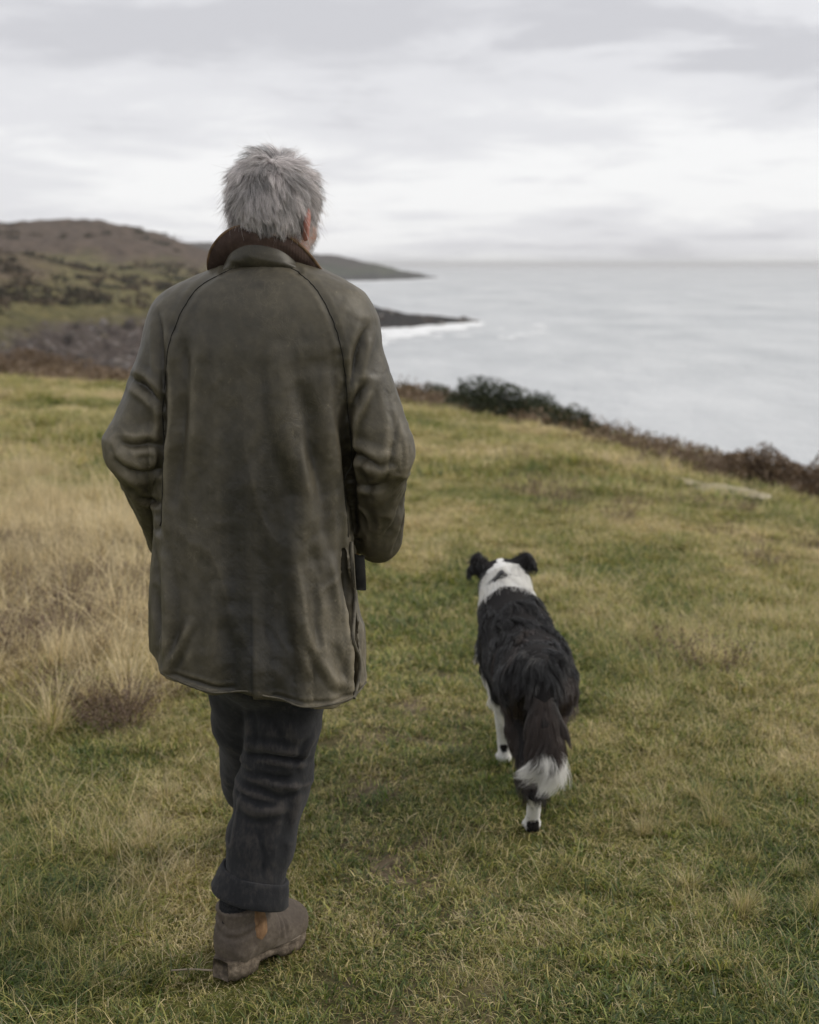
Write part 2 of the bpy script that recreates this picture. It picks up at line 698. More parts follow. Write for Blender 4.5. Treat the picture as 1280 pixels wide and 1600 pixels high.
def ground_hit(px, py, r0=2.0, r1=90.0):
    """Where the sight line of a photo pixel meets the turf."""
    d = ray(px, py)
    hl = math.hypot(d[0], d[1])
    rs = np.geomspace(r0, r1, 1500)
    x, y, z = d[0] / hl * rs, d[1] / hl * rs, CAM_H + d[2] / hl * rs
    g = ground_z(x, y)
    i = np.argmax(z < g)
    if z[i] >= g[i]:
        i = -1
    return np.array([x[i], y[i], g[i]])


tp = smooth_poly([ground_hit(*p)[:2] for p in ((1045, 754), (1085, 762), (1125, 771), (1165, 780), (1205, 787))], 12)
tt = np.gradient(tp, axis=0)
tt /= np.linalg.norm(tt, axis=1, keepdims=True)
tn = np.stack([-tt[:, 1], tt[:, 0]], 1)
wv = np.interp(np.linspace(0, 1, len(tp)), [0, 0.2, 0.7, 1], [0.03, 0.16, 0.26, 0.06])
rows = []
for s_ in np.linspace(-1, 1, 9):
    jit = 0.12 * vnoise(np.arange(len(tp)) * 0.6, np.full(len(tp), s_ * 2.0), seed=77)
    q = tp + tn * (wv * s_ * (1 + jit * 2))[:, None]
    rows.append(np.stack([q[:, 0], q[:, 1], ground_z(q[:, 0], q[:, 1]) + 0.05 + 0.02 * (1 - s_ * s_)], 1))
tm = Mat('pale_track', 0.95, 0.1)
tm.color(tm.ramp(tm.noise(3.0, 5, 0.6), [(0.35, (0.26, 0.225, 0.125)), (0.65, (0.42, 0.37, 0.27))]))
tm.normal(tm.bump(tm.noise(12, 5, 0.6), 0.03, 0.6))
new_obj('path', mesh_np('path', np.concatenate(rows), grid_faces(9, len(tp))), None, tm.m, kind='structure')

# ------------------------------------------------------------------ the sea
sr = np.concatenate([[30.0], np.geomspace(60, 60000, 90)])
sth = np.linspace(-math.pi, math.pi, 145)[:-1]
TH, RR = np.meshgrid(sth, sr, indexing='ij')
V = np.stack([(RR * np.sin(TH)).ravel(), (RR * np.cos(TH)).ravel(), np.full(TH.size, SEA_Z)], 1)
sm = Mat('sea_water', 0.26, 0.5)
sm.b.inputs['IOR'].default_value = 1.34
s_n = sm.noise(0.022, 6, 0.65, stretch=(1.0, 0.35, 1))
sm.color(sm.ramp(s_n, [(0.35, (0.42, 0.44, 0.455)), (0.65, (0.58, 0.595, 0.605))]))  # pale base colour stands in for missing sun glitter and sky reflection
sm.put(sm.b.inputs['Roughness'], sm.ramp(sm.noise(0.012, 5, 0.65, stretch=(1.0, 0.35, 1), loc=(4, 2, 0)), [(0.35, 0.36), (0.65, 0.50)]))
sm.normal(sm.bump(sm.noise(0.16, 5, 0.65, stretch=(0.7, 0.6, 1)), 1.8, 0.9, sm.bump(sm.noise(0.03, 5, 0.6, stretch=(0.7, 0.5, 1)), 6.0, 0.8)))
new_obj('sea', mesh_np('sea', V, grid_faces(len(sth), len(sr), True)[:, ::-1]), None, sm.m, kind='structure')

# ------------------------------------------------------------------ coast beyond the bay


LANDV = {}


def land(name, cols, seed, rough, mat, nu=260, nv=150, subc=None):
    """cols: list of (photo column, [(photo row or None, distance, height or None), ...]) with equal row counts."""
    th_c = np.array([az(c[0]) for c in cols])
    m = len(cols[0][1])
    rC = np.array([[p[1] for p in c[1]] for c in cols], float)
    zC = np.array([[(rz(c[0], p[0], p[1]) if p[0] is not None else p[2]) for p in c[1]] for c in cols], float)
    th_f = np.linspace(th_c[0], th_c[-1], nu)
    tv = np.linspace(0, m - 1, nv)
    rF = np.zeros((nu, nv))
    zF = np.zeros((nu, nv))
    rr_ = np.stack([np.interp(th_f, th_c, rC[:, j]) for j in range(m)], 1)
    zz_ = np.stack([np.interp(th_f, th_c, zC[:, j]) for j in range(m)], 1)
    for i in range(nu):
        rF[i] = np.interp(tv, np.arange(m), rr_[i])
        zF[i] = np.interp(tv, np.arange(m), zz_[i])
    # soften the facets of the control net
    for _ in range(5):
        zF[1:-1] = 0.25 * zF[:-2] + 0.5 * zF[1:-1] + 0.25 * zF[2:]
        zF[:, 1:-1] = 0.25 * zF[:, :-2] + 0.5 * zF[:, 1:-1] + 0.25 * zF[:, 2:]
    x, y = rF * np.sin(th_f)[:, None], rF * np.cos(th_f)[:, None]
    above = sstep(SEA_Z - 1, SEA_Z + 9, zF)
    z = zF + rough * above * (fbm(x * 0.012, y * 0.012, seed=seed, oct=5) + 0.35 * np.abs(fbm(x * 0.05, y * 0.05, seed=seed + 5, oct=3)))
    low = sstep(SEA_Z + 20, SEA_Z + 4, zF) * above
    z = z + low * rough * 1.0 * (0.3 - np.abs(vnoise(x * 0.11, y * 0.11, seed=seed + 9)) + 0.5 * vnoise(x * 0.3, y * 0.3, seed=seed + 12))
    z = np.maximum(z, SEA_Z - 2.5)
    V = np.stack([x.ravel(), y.ravel(), z.ravel()], 1)
    F = grid_faces(nu, nv)[:, ::-1]
    LANDV[name] = V
    return new_obj(name, mesh_np(name, V, F), None, mat, kind='structure')


def land_mat(name, greens, browns, rock, rock_top, scale):
    m = Mat(name, 0.95, 0.1)
    sp = m.n.new('ShaderNodeSeparateXYZ')
    m.l.new(m.pos, sp.inputs[0])
    zz = sp.outputs[2]
    big = m.noise(scale * 1.4, 7, 0.66, stretch=(1.0, 0.55, 2.5))
    fine = m.noise(scale * 7, 7, 0.72)
    g = m.ramp(fine, [(0.38, greens[0]), (0.62, greens[1])])
    b = m.ramp(fine, [(0.38, browns[0]), (0.62, browns[1])])
    f = m.math('ADD', m.math('MULTIPLY', m.math('SUBTRACT', zz, 0.0), 0.075), m.math('MULTIPLY', m.math('SUBTRACT', big, 0.5), 5.5))
    f = m.math('ADD', f, 0.5, True)
    c = m.mix(f, g, b)
    rk = m.ramp(m.noise(scale * 22, 6, 0.7), [(0.3, rock[0]), (0.55, rock[1]), (0.75, rock[2])])
    e = m.math('ADD', m.math('MULTIPLY', m.math('SUBTRACT', rock_top, zz), 0.22), m.math('MULTIPLY', m.math('SUBTRACT', m.noise(scale * 3, 4, 0.6), 0.5), 4.0), True)
    m.color(m.mix(e, c, rk))
    m.normal(m.bump(m.noise(scale * 9, 7, 0.72), 7.0, 0.9))
    return m.m


lm = land_mat('coast_hill', ((0.10, 0.095, 0.044), (0.25, 0.215, 0.10)), ((0.070, 0.052, 0.042), (0.175, 0.132, 0.100)),
              ((0.045, 0.036, 0.032), (0.125, 0.100, 0.088), (0.40, 0.38, 0.36)), -17.0, 0.012)
S0, S1 = (None, 0, SEA_Z - 2.4), None


def col(px, shore_r, rows, tail_r):
    """One column: under water, shoreline, rows seen, then down behind."""
    return (px, [(None, shore_r * 0.97, SEA_Z - 2.4), (None, shore_r, SEA_Z + 0.2)] + rows + [(None, tail_r, SEA_Z - 2.4)])


hill_cols = [
    col(-900, 360, [(500, 470, 0), (470, 560, 0), (430, 760, 0), (395, 1050, 0), (360, 1450, 0), (372, 1700, 0)], 2400),
    col(-400, 365, [(500, 470, 0), (476, 560, 0), (435, 760, 0), (396, 1050, 0), (358, 1450, 0), (366, 1700, 0)], 2400),
    col(0, 370, [(508, 480, 0), (482, 560, 0), (440, 780, 0), (397, 1080, 0), (350, 1480, 0), (356, 1700, 0)], 2400),
    col(90, 375, [(512, 490, 0), (478, 570, 0), (443, 790, 0), (402, 1090, 0), (350, 1490, 0), (358, 1700, 0)], 2400),
    col(170, 375, [(510, 500, 0), (480, 580, 0), (447, 800, 0), (407, 1090, 0), (346, 1490, 0), (358, 1700, 0)], 2400),
    col(225, 378, [(508, 500, 0), (480, 585, 0), (450, 810, 0), (413, 1100, 0), (357, 1490, 0), (368, 1700, 0)], 2400),
    col(290, 380, [(512, 510, 0), (484, 595, 0), (456, 810, 0), (425, 1100, 0), (380, 1480, 0), (392, 1700, 0)], 2400),
    col(350, 390, [(514, 520, 0), (488, 600, 0), (462, 800, 0), (437, 1080, 0), (400, 1420, 0), (410, 1600, 0)], 2200),
    col(420, 520, [(512, 550, 0), (490, 610, 0), (470, 760, 0), (452, 950, 0), (430, 1150, 0), (440, 1300, 0)], 1700),
    col(480, 570, [(508, 590, 0), (486, 640, 0), (477, 740, 0), (470, 850, 0), (462, 950, 0), (470, 1000, 0)], 1200),
]
land('hill', hill_cols, 41, 4.2, lm, 420, 260)

slope_m = land_mat('lower_slope', ((0.12, 0.112, 0.050), (0.27, 0.225, 0.11)), ((0.085, 0.060, 0.045), (0.23, 0.175, 0.12)),
                   ((0.05, 0.04, 0.035), (0.13, 0.10, 0.085), (0.36, 0.33, 0.30)), -16.0, 0.016)


def slope_col(px, ridge):
    return (px, [(None, 545, SEA_Z - 2.4), (492, 560, 0), (474, 610, 0), (min(474, ridge + 34), 690, 0), (ridge, 800, 0), (ridge + 7, 860, 0), (None, 1000, SEA_Z - 2.4)])


land('lower_slope', [slope_col(-500, 388), slope_col(-250, 394), slope_col(-60, 402), (slope_col(20, 398)), slope_col(60, 398), slope_col(110, 410), slope_col(160, 420), slope_col(205, 441),
                     slope_col(260, 452), slope_col(320, 470), slope_col(380, 482)], 97, 2.2, slope_m, 360, 120)

rm = land_mat('rock_spit', ((0.05, 0.05, 0.04), (0.09, 0.085, 0.06)), ((0.05, 0.045, 0.04), (0.085, 0.075, 0.06)),
              ((0.025, 0.024, 0.025), (0.06, 0.057, 0.056), (0.12, 0.115, 0.11)), -14.0, 0.02)


def spit_col(px, r_front, top_row, depth):
    rt = r_front + depth * 0.45
    return (px, [(None, r_front - 12, SEA_Z - 2.4), (None, r_front, SEA_Z + 0.1), (top_row, rt, 0), (None, r_front + depth, SEA_Z + 0.1), (None, r_front + depth + 20, SEA_Z - 2.4)])


def sea_r(px, py):
    d = ray(px, py)
    return (SEA_Z - CAM_H) / d[2] * math.hypot(d[0], d[1])


spit_cols = [spit_col(440, sea_r(440, 522), 478, 240), spit_col(520, sea_r(520, 519), 474, 230), spit_col(570, sea_r(570, 516), 470, 200),
             spit_col(598, sea_r(598, 514), 481, 130), spit_col(640, sea_r(640, 511), 490, 100), spit_col(690, sea_r(690, 507), 494, 70),
             spit_col(728, sea_r(728, 505), 499, 40), spit_col(745, sea_r(745, 503), 504.5, 16)]
land('rocky_spit', spit_cols, 61, 0.8, rm, 220, 70)

hm = land_mat('far_headland', ((0.06, 0.065, 0.05), (0.09, 0.095, 0.07)), ((0.055, 0.05, 0.045), (0.09, 0.08, 0.07)),
              ((0.03, 0.03, 0.03), (0.07, 0.068, 0.066), (0.11, 0.11, 0.11)), -16.0, 0.004)


def far_col(px, shore_row, ridge_row, depth):
    r0 = sea_r(px, shore_row)
    return (px, [(None, r0 - 60, SEA_Z - 2.4), (None, r0, SEA_Z + 0.2), (shore_row - (shore_row - ridge_row) * 0.45, r0 + depth * 0.25, 0),
                 (ridge_row, r0 + depth * 0.6, 0), (None, r0 + depth, SEA_Z), (None, r0 + depth + 60, SEA_Z - 2.4)])


far_cols = [far_col(120, 440, 374, 900), far_col(260, 440, 374, 900), far_col(330, 440, 376, 900), far_col(420, 440, 385, 900), far_col(500, 439.5, 396, 800),
            far_col(545, 439, 402, 700), far_col(590, 438.5, 411, 560), far_col(630, 437, 421, 400), far_col(658, 435, 429, 220), far_col(684, 433.5, 433, 60)]
land('far_headland', far_cols, 83, 3.0, hm, 240, 80)

# scrub on the slopes and loose rock along the shore, too far off to tell apart
rgs = np.random.default_rng(8)
CV, CF, CR = [], [], []
off = 0
for nm, cnt in (('hill', 230), ('lower_slope', 75)):
    Vl = LANDV[nm]
    thl = np.arctan2(Vl[:, 0], Vl[:, 1])
    cl_ = fbm(Vl[:, 0] * 0.008, Vl[:, 1] * 0.004, seed=15, oct=3)
    ok = np.where((Vl[:, 2] > -14) & (thl > R(-19)) & (thl < R(-7.5)) & (cl_ > 0.05) & (np.hypot(Vl[:, 0], Vl[:, 1]) < 1600))[0]
    for i in rgs.choice(ok, min(cnt, len(ok)), replace=False):
        n_ = 34
        s_ = rgs.uniform(1.4, 4.5)
        c_ = Vl[i] + rgs.normal(0, 1, (n_, 3)) * np.array([s_, s_, s_ * 0.30]) + np.array([0, 0, s_ * 0.25])
        e_ = rgs.normal(0, 1, (n_, 3))
        f_ = np.cross(e_, rgs.normal(0, 1, (n_, 3)))
        e_ *= (0.9 / np.linalg.norm(e_, axis=1))[:, None]
        f_ *= (0.7 / np.linalg.norm(f_, axis=1))[:, None]
        CV.append(np.stack([c_ - e_ - f_, c_ + e_ - f_, c_ + e_ + f_, c_ - e_ + f_], 1).reshape(-1, 3))
        CF.append(np.arange(n_ * 4).reshape(n_, 4) + off)
        CR.append(np.full(n_ * 4, rgs.random()))
        off += n_ * 4
scm = Mat('far_scrub', 0.95, 0.1)
scm.color(scm.ramp(scm.attr('brnd'), [(0.0, (0.035, 0.036, 0.022)), (0.5, (0.075, 0.060, 0.040)), (1.0, (0.14, 0.105, 0.07))]))
me = mesh_np('scrub', np.concatenate(CV), np.concatenate(CF), smooth=False)
set_attr(me, 'brnd', 'FLOAT', 'POINT', np.concatenate(CR))
new_obj('scrub', me, None, scm.m, kind='stuff', label='dark scrub dotted over the far hillside', category='scrub')
CV, CF, CR = [], [], []
off = 0
ico = np.array([(0, 0, 1), (0.9, 0, 0.3), (0.3, 0.85, 0.3), (-0.7, 0.5, 0.3), (-0.7, -0.5, 0.3), (0.3, -0.85, 0.3), (0.7, 0.5, -0.5), (-0.3, 0.85, -0.5), (-0.9, 0, -0.5), (-0.3, -0.85, -0.5), (0.7, -0.5, -0.5)])
icf = np.array([(0, 1, 2), (0, 2, 3), (0, 3, 4), (0, 4, 5), (0, 5, 1), (1, 6, 2), (2, 7, 3), (3, 8, 4), (4, 9, 5), (5, 10, 1), (2, 6, 7), (3, 7, 8), (4, 8, 9), (5, 9, 10), (1, 10, 6)])
for nm, cnt, zlo, zhi in (('hill', 300, -29, -19), ('lower_slope', 50, -24, -16), ('rocky_spit', 200, -30.5, -22)):
    Vl = LANDV[nm]
    thl = np.arctan2(Vl[:, 0], Vl[:, 1])
    ok = np.where((Vl[:, 2] > zlo) & (Vl[:, 2] < zhi) & (thl > R(-19)) & (np.hypot(Vl[:, 0], Vl[:, 1]) < 1000))[0]
    for i in rgs.choice(ok, min(cnt, len(ok)), replace=False):
        s_ = 0.6 + 1.9 * rgs.random() ** 2 * (0.7 if nm == 'rocky_spit' else 1)
        q_ = ico * (1 + rgs.normal(0, 0.22, (11, 1))) * np.array([s_ * rgs.uniform(0.8, 1.6), s_, s_ * rgs.uniform(0.4, 1.0)])
        a_ = rgs.random() * 6.28
        q_ = np.stack([q_[:, 0] * math.cos(a_) - q_[:, 1] * math.sin(a_), q_[:, 0] * math.sin(a_) + q_[:, 1] * math.cos(a_), q_[:, 2]], 1)
        CV.append(Vl[i] + q_)
        CF.append(icf + off)
        CR.append(np.full(11, rgs.random()))
        off += 11
rkm = Mat('shore_rock', 0.9, 0.2)
rkm.color(rkm.ramp(rkm.attr('brnd'), [(0.0, (0.04, 0.033, 0.028)), (0.6, (0.10, 0.082, 0.070)), (0.9, (0.17, 0.15, 0.135)), (1.0, (0.33, 0.31, 0.29))]))
me = mesh_np('shore_rocks', np.concatenate(CV), np.concatenate(CF), smooth=False)
set_attr(me, 'brnd', 'FLOAT', 'POINT', np.concatenate(CR))
new_obj('shore_rocks', me, None, rkm.m, kind='stuff', label='loose grey rocks strewn along the far shore', category='rocks')

# broken surf along the foot of the spit and the far point
FV, FF = [], []


def foam_patch(cx, cy, lx, ly, ang, seed):
    n = 18
    a = np.linspace(0, 2 * np.pi, n, endpoint=False)
    k = 1 + 0.45 * vnoise(np.cos(a) * 1.7 + seed * 3.1, np.sin(a) * 1.7, seed=seed)
    x, y = np.cos(a) * lx * k, np.sin(a) * ly * k
    c, s = math.cos(ang), math.sin(ang)
    b = len(FV)
    for i in range(n):
        FV.append((cx + c * x[i] - s * y[i], cy + s * x[i] + c * y[i], SEA_Z + 0.12))
    FV.append((cx, cy, SEA_Z + 0.75))
    for i in range(n):
        FF.append((b + i, b + (i + 1) % n, b + n))


for i in range(120):
    px = random.uniform(560, 742)
    row = np.interp(px, [560, 600, 690, 742], [517, 514, 507, 503]) + abs(random.gauss(0, 1)) * np.interp(px, [560, 640, 742], [11, 8, 3]) + 1
    r_ = sea_r(px, row)
    foam_patch(r_ * math.sin(az(px)), r_ * math.cos(az(px)), random.uniform(2, 7), random.uniform(3, 10), random.uniform(-0.3, 0.3), i)
for i in range(24):
    px = random.uniform(540, 690)
    r_ = sea_r(px, np.interp(px, [540, 690], [441, 435]) + random.uniform(0, 1.2))
    foam_patch(r_ * math.sin(az(px)), r_ * math.cos(az(px)), random.uniform(8, 26), random.uniform(10, 40), 0, 200 + i)
for i in range(30):
    px = random.uniform(640, 850)
    r_ = sea_r(px, random.uniform(505, 530))
    foam_patch(r_ * math.sin(az(px)), r_ * math.cos(az(px)), random.uniform(1, 4), random.uniform(0.8, 2.5), 0, 300 + i)
fm = Mat('sea_foam', 0.9, 0.2)
fm.color((0.80, 0.81, 0.82))
new_obj('sea_foam', mesh_np('sea_foam', np.array(FV), np.array(FF)), None, fm.m, kind='stuff', label='broken white surf along the foot of the rocky spit', category='surf')
# ------------------------------------------------------------------ grass


def blades(n, radius, l0, l1, w0, w1, lean, bend, dry, seed, radial=0.0, segs=3, jit=0.25):
    rng = np.random.default_rng(seed)
    a = rng.random(n) * 2 * np.pi
    rad = np.sqrt(rng.random(n)) * radius
    bx, by = np.cos(a) * rad, np.sin(a) * rad
    ln = l0 + (l1 - l0) * rng.random(n) ** 1.5
    wd = w0 + (w1 - w0) * rng.random(n)
    da = np.where(rng.random(n) < radial, a + rng.normal(0, 0.35, n), rng.random(n) * 2 * np.pi)
    dx, dy = np.cos(da), np.sin(da)
    sx, sy = -dy, dx
    le = np.abs(lean + rng.normal(0, 0.3, n))
    be = np.abs(bend + rng.normal(0, 0.45, n))
    curl = rng.normal(0, 0.5, n)
    pts = []
    x, y, z = bx.copy(), by.copy(), np.full(n, -0.006)
    V = np.zeros((n, segs * 2 + 1, 3))
    for s in range(segs + 1):
        t = s / segs
        w = wd * (1 - 0.65 * t)
        if s < segs:
            V[:, s * 2] = np.stack([x - sx * w, y - sy * w, z], 1)
            V[:, s * 2 + 1] = np.stack([x + sx * w, y + sy * w, z], 1)
        else:
            V[:, s * 2] = np.stack([x, y, z], 1)
        ang = np.clip(le + be * (t + 0.5 / segs), 0, 2.0)
        st = ln / segs
        cdx, cdy = dx + sx * curl * t, dy + sy * curl * t
        x = x + cdx * np.sin(ang) * st
        y = y + cdy * np.sin(ang) * st
        z = np.maximum(z + np.cos(ang) * st, 0.002 + 0.006 * rng.random(n))
    k = segs * 2 + 1
    base = (np.arange(n) * k)[:, None]
    quads = np.concatenate([base + np.array([2 * s, 2 * s + 1, 2 * s + 3, 2 * s + 2]) for s in range(segs - 1)])
    tris = base + np.array([2 * segs - 2, 2 * segs - 1, 2 * segs])
    dr = np.clip(dry + rng.normal(0, jit, n), 0, 1)
    rnd = rng.random(n)
    return V.reshape(-1, 3), quads, tris, np.repeat(dr, k), np.repeat(rnd, k), np.tile(np.array([s / segs for s in range(segs) for _ in (0, 1)] + [1.0]), n)


def patch_mesh(name, specs):
    Vs, Qs, Ts, Ds, Rs, Hs = [], [], [], [], [], []
    off = 0
    for sp in specs:
        V, q, t, d, r_, h = blades(**sp)
        Vs.append(V)
        Qs.append(q + off)
        Ts.append(t + off)
        Ds.append(d)
        Rs.append(r_)
        Hs.append(h)
        off += len(V)
    me = mesh_np(name, np.concatenate(Vs), [np.concatenate(Qs), np.concatenate(Ts)])
    set_attr(me, 'bdry', 'FLOAT', 'POINT', np.concatenate(Ds))
    set_attr(me, 'brnd', 'FLOAT', 'POINT', np.concatenate(Rs))
    set_attr(me, 'btip', 'FLOAT', 'POINT', np.concatenate(Hs))
    return me


am = Mat('grass_blade')
a_d = am.math('ADD', am.attr('bdry'), am.math('MULTIPLY', am.math('SUBTRACT', am.attr('pdry', typ='INSTANCER'), 0.4), 0.9))
a_d = am.math('ADD', a_d, am.math('MULTIPLY', am.math('SUBTRACT', am.noise(5.0, 3, 0.6), 0.5), 0.5))
a_d = am.math('ADD', a_d, am.math('MULTIPLY', am.attr('btip'), 0.12), True)
a_c = am.ramp(a_d, [(0.0, (0.080, 0.130, 0.018)), (0.22, (0.215, 0.255, 0.042)), (0.45, (0.43, 0.395, 0.105)), (0.70, (0.63, 0.51, 0.235)), (1.0, (0.78, 0.65, 0.39))])
a_v = am.ramp(am.attr('brnd'), [(0.0, 0.45), (0.7, 1.0), (1.0, 1.3)])
am.leafy(am.mix(1.0, a_c, a_v, 'MULTIPLY'), 0.38, 0.05)

hmn = Mat('heather_sprig')
h_c = hmn.ramp(hmn.attr('brnd'), [(0.0, (0.08, 0.056, 0.038)), (0.5, (0.17, 0.12, 0.082)), (0.85, (0.25, 0.175, 0.135)), (1.0, (0.16, 0.15, 0.065))])
hmn.leafy(h_c, 0.2, 0.03)

patches = bpy.data.collections.new('grass_patches')          # not linked to the scene: source of the instances
PN = []


def add_patch(key, me, mat):
    o = bpy.data.objects.new('patch_%03d_%s' % (len(PN), key), me)
    me.materials.append(mat)
    patches.objects.link(o)
    PN.append(key)


for i in range(5):   # 0-4 close cropped turf
    add_patch('turf', patch_mesh('turf', [
        dict(n=190, radius=0.085, l0=0.016, l1=0.055, w0=0.0010, w1=0.0020, lean=0.85, bend=0.8, dry=0.22, seed=100 + i),
        dict(n=45, radius=0.085, l0=0.02, l1=0.055, w0=0.0006, w1=0.0011, lean=1.25, bend=0.5, dry=0.85, seed=140 + i)]), am.m)
for i in range(4):   # 5-8 worn turf with dead thatch
    add_patch('worn', patch_mesh('worn', [
        dict(n=130, radius=0.085, l0=0.010, l1=0.032, w0=0.0010, w1=0.0019, lean=1.0, bend=0.8, dry=0.25, seed=200 + i),
        dict(n=90, radius=0.085, l0=0.015, l1=0.055, w0=0.0006, w1=0.0011, lean=1.4, bend=0.3, dry=0.75, seed=240 + i)]), am.m)
for i in range(5):   # 9-13 longer mixed grass
    add_patch('mixed', patch_mesh('mixed', [
        dict(n=80, radius=0.09, l0=0.05, l1=0.13, w0=0.0010, w1=0.0020, lean=0.55, bend=1.1, dry=0.35, seed=300 + i),
        dict(n=55, radius=0.09, l0=0.06, l1=0.17, w0=0.0006, w1=0.0012, lean=0.75, bend=1.0, dry=0.85, seed=340 + i)]), am.m)
for i in range(4):   # 14-17 dry straw tufts
    add_patch('tuft', patch_mesh('tuft', [
        dict(n=95, radius=0.03, l0=0.10, l1=0.24, w0=0.0007, w1=0.0014, lean=0.30, bend=0.75, dry=0.85, seed=400 + i, radial=0.9, segs=4),
        dict(n=50, radius=0.035, l0=0.06, l1=0.14, w0=0.0007, w1=0.0014, lean=0.35, bend=0.9, dry=0.35, seed=440 + i, radial=0.9)]), am.m)
for i in range(4):   # 18-21 single long arching stalks
    add_patch('stalk', patch_mesh('stalk', [
        dict(n=7, radius=0.06, l0=0.14, l1=0.30, w0=0.0007, w1=0.0013, lean=0.65, bend=0.7, dry=0.95, seed=500 + i, segs=5, jit=0.12)]), am.m)
for i in range(3):   # 22-24 low heather sprigs
    Vh, Qh, Rh = [], [], []
    rng = np.random.default_rng(600 + i)
    for _ in range(34):
        a, rad = rng.random() * 6.28, 0.075 * math.sqrt(rng.random())
        p = np.array([math.cos(a) * rad, math.sin(a) * rad, 0.0])
        d = np.array([math.cos(a) * 0.5 + rng.normal(0, 0.3), math.sin(a) * 0.5 + rng.normal(0, 0.3), 1.0])
        d /= np.linalg.norm(d)
        L = rng.uniform(0.05, 0.12)
        rv = rng.random()
        for s in range(16):
            t = 0.25 + 0.75 * s / 16
            c = p + d * L * t
            e = rng.normal(0, 1, 3)
            e /= np.linalg.norm(e)
            f = np.cross(e, rng.normal(0, 1, 3))
            f /= np.linalg.norm(f)
            e, f = e * rng.uniform(0.003, 0.007), f * 0.0016
            b = len(Vh)
            Vh += [c - f, c + f, c + e + f * 0.6, c + e - f * 0.6]
            Qh.append((b, b + 1, b + 2, b + 3))
            Rh += [np.clip(rv * 0.7 + 0.3 * rng.random(), 0, 1)] * 4
    me = mesh_np('heather_patch', np.array(Vh), np.array(Qh))
    set_attr(me, 'brnd', 'FLOAT', 'POINT', Rh)
    add_patch('heather', me, hmn.m)

KIDX = {}
for i, k in enumerate(PN):
    KIDX.setdefault(k, []).append(i)

BOOT_NEAR = P(395, 1505, 2.98)[:2]
BOOT_FAR = np.array([-0.37, 3.66])
PAWS = [P(832, 1300, 3.73)[:2], P(788, 1190, 4.28)[:2]]


def clear_of(x, y, rad):
    ok = np.ones(len(x), bool)
    for c, k in ((BOOT_NEAR, 1.15), (BOOT_FAR, 0.8), (PAWS[0], 0.6), (PAWS[1], 0.5)):
        ok &= np.hypot(x - c[0], (y - c[1]) * 0.8) > rad * k
    return ok


SC = dict(p=[], rot=[], scl=[], idx=[], dry=[])


def scatter(n, ymin, ymax, kind, scale, prob=None, keep=0.0, spread=1.16, tilt=0.12, addry=0.0, power=1.0, rng=RNG):
    """Points spread evenly over the ground within the view wedge between two distances."""
    t = rng.random(n)
    y = (ymin ** 2 + (ymax ** 2 - ymin ** 2) * t ** power) ** 0.5
    hw = 0.288 * spread * (y * 1.02 + 0.25)
    x = (rng.random(n) * 2 - 1) * hw
    ok = np.ones(n, bool)
    if prob is not None:
        ok &= rng.random(n) < prob(x, y)
    if keep:
        ok &= clear_of(x, y, keep)
    x, y = x[ok], y[ok]
    m = len(x)
    SC['p'].append(np.stack([x, y, ground_z(x, y)], 1))
    SC['rot'].append(np.stack([rng.normal(0, tilt, m), rng.normal(0, tilt, m), rng.random(m) * 6.283], 1))
    s = scale * (0.75 + 0.5 * rng.random(m))
    SC['scl'].append(np.stack([s, s, s * (0.8 + 0.4 * rng.random(m))], 1))
    SC['idx'].append(rng.choice(KIDX[kind], m))
    SC['dry'].append(dryness(x, y) + addry + rng.normal(0, 0.06, m))


def pathness(x, y):
    return np.exp(-((x - path_x(y) + 0.08 * vnoise(x * 2, y * 2, seed=51)) / 0.42) ** 2)


def left_long(x, y):
    return sstep(-0.62, -1.05, x + 0.11 * (y - 3.4)) * sstep(4.3, 5.4, y) * sstep(14, 8, y)


def tuftn(x, y, s=2.2, seed=61):
    return sstep(0.0, 0.45, fbm(x * s, y * s, seed=seed, oct=2))


def near_l(x, y):
    return sstep(-0.5, -0.75, x)


scatter(1800, 2.45, 5.2, 'turf', 1.0, lambda x, y: 1 - 0.82 * pathness(x, y), keep=0.14)
scatter(260, 2.6, 4.6, 'turf', 0.55, lambda x, y: (1.0 - clear_of(x, y, 0.17)) * clear_of(x, y, 0.07))
scatter(1500, 2.45, 5.2, 'worn', 1.0, lambda x, y: 0.18 + 0.5 * pathness(x, y))
scatter(3800, 5.0, 12, 'turf', 1.4)
scatter(1500, 5.0, 12, 'worn', 1.5, lambda x, y: 0.2 + 0.7 * pathness(x, y))
scatter(5500, 11.5, 48, 'turf', 3.2, power=1.15)
scatter(1300, 2.45, 6.5, 'mixed', 0.62, lambda x, y: (1 - pathness(x, y)) * (0.25 + 0.75 * tuftn(x, y)), keep=0.24)
scatter(1300, 2.45, 6.5, 'mixed', 0.85, lambda x, y: (1 - pathness(x, y)) ** 2 * tuftn(x, y, 1.6, 71) * (0.4 + 0.6 * sstep(0.5, 1.0, np.abs(x - 0.1))), keep=0.3)
scatter(2000, 6.0, 16, 'mixed', 1.05, lambda x, y: (1 - pathness(x, y)) * (0.12 + 0.6 * tuftn(x, y, 0.9, 81)))
scatter(2600, 14, 48, 'mixed', 2.0, lambda x, y: 0.1 + 0.7 * tuftn(x, y, 0.4, 91))
scatter(230, 2.45, 4.2, 'tuft', 0.5, lambda x, y: (1 - pathness(x, y)) ** 2 * tuftn(x, y, 1.9, 101) * sstep(0.45, 0.8, np.abs(x - 0.05)), keep=0.3)
scatter(2400, 3.3, 12, 'tuft', 1.15, lambda x, y: left_long(x, y) * (0.35 + 0.65 * tuftn(x, y, 1.2, 111)), addry=0.12)
scatter(1700, 3.5, 13, 'mixed', 1.35, lambda x, y: left_long(x, y), addry=0.15)
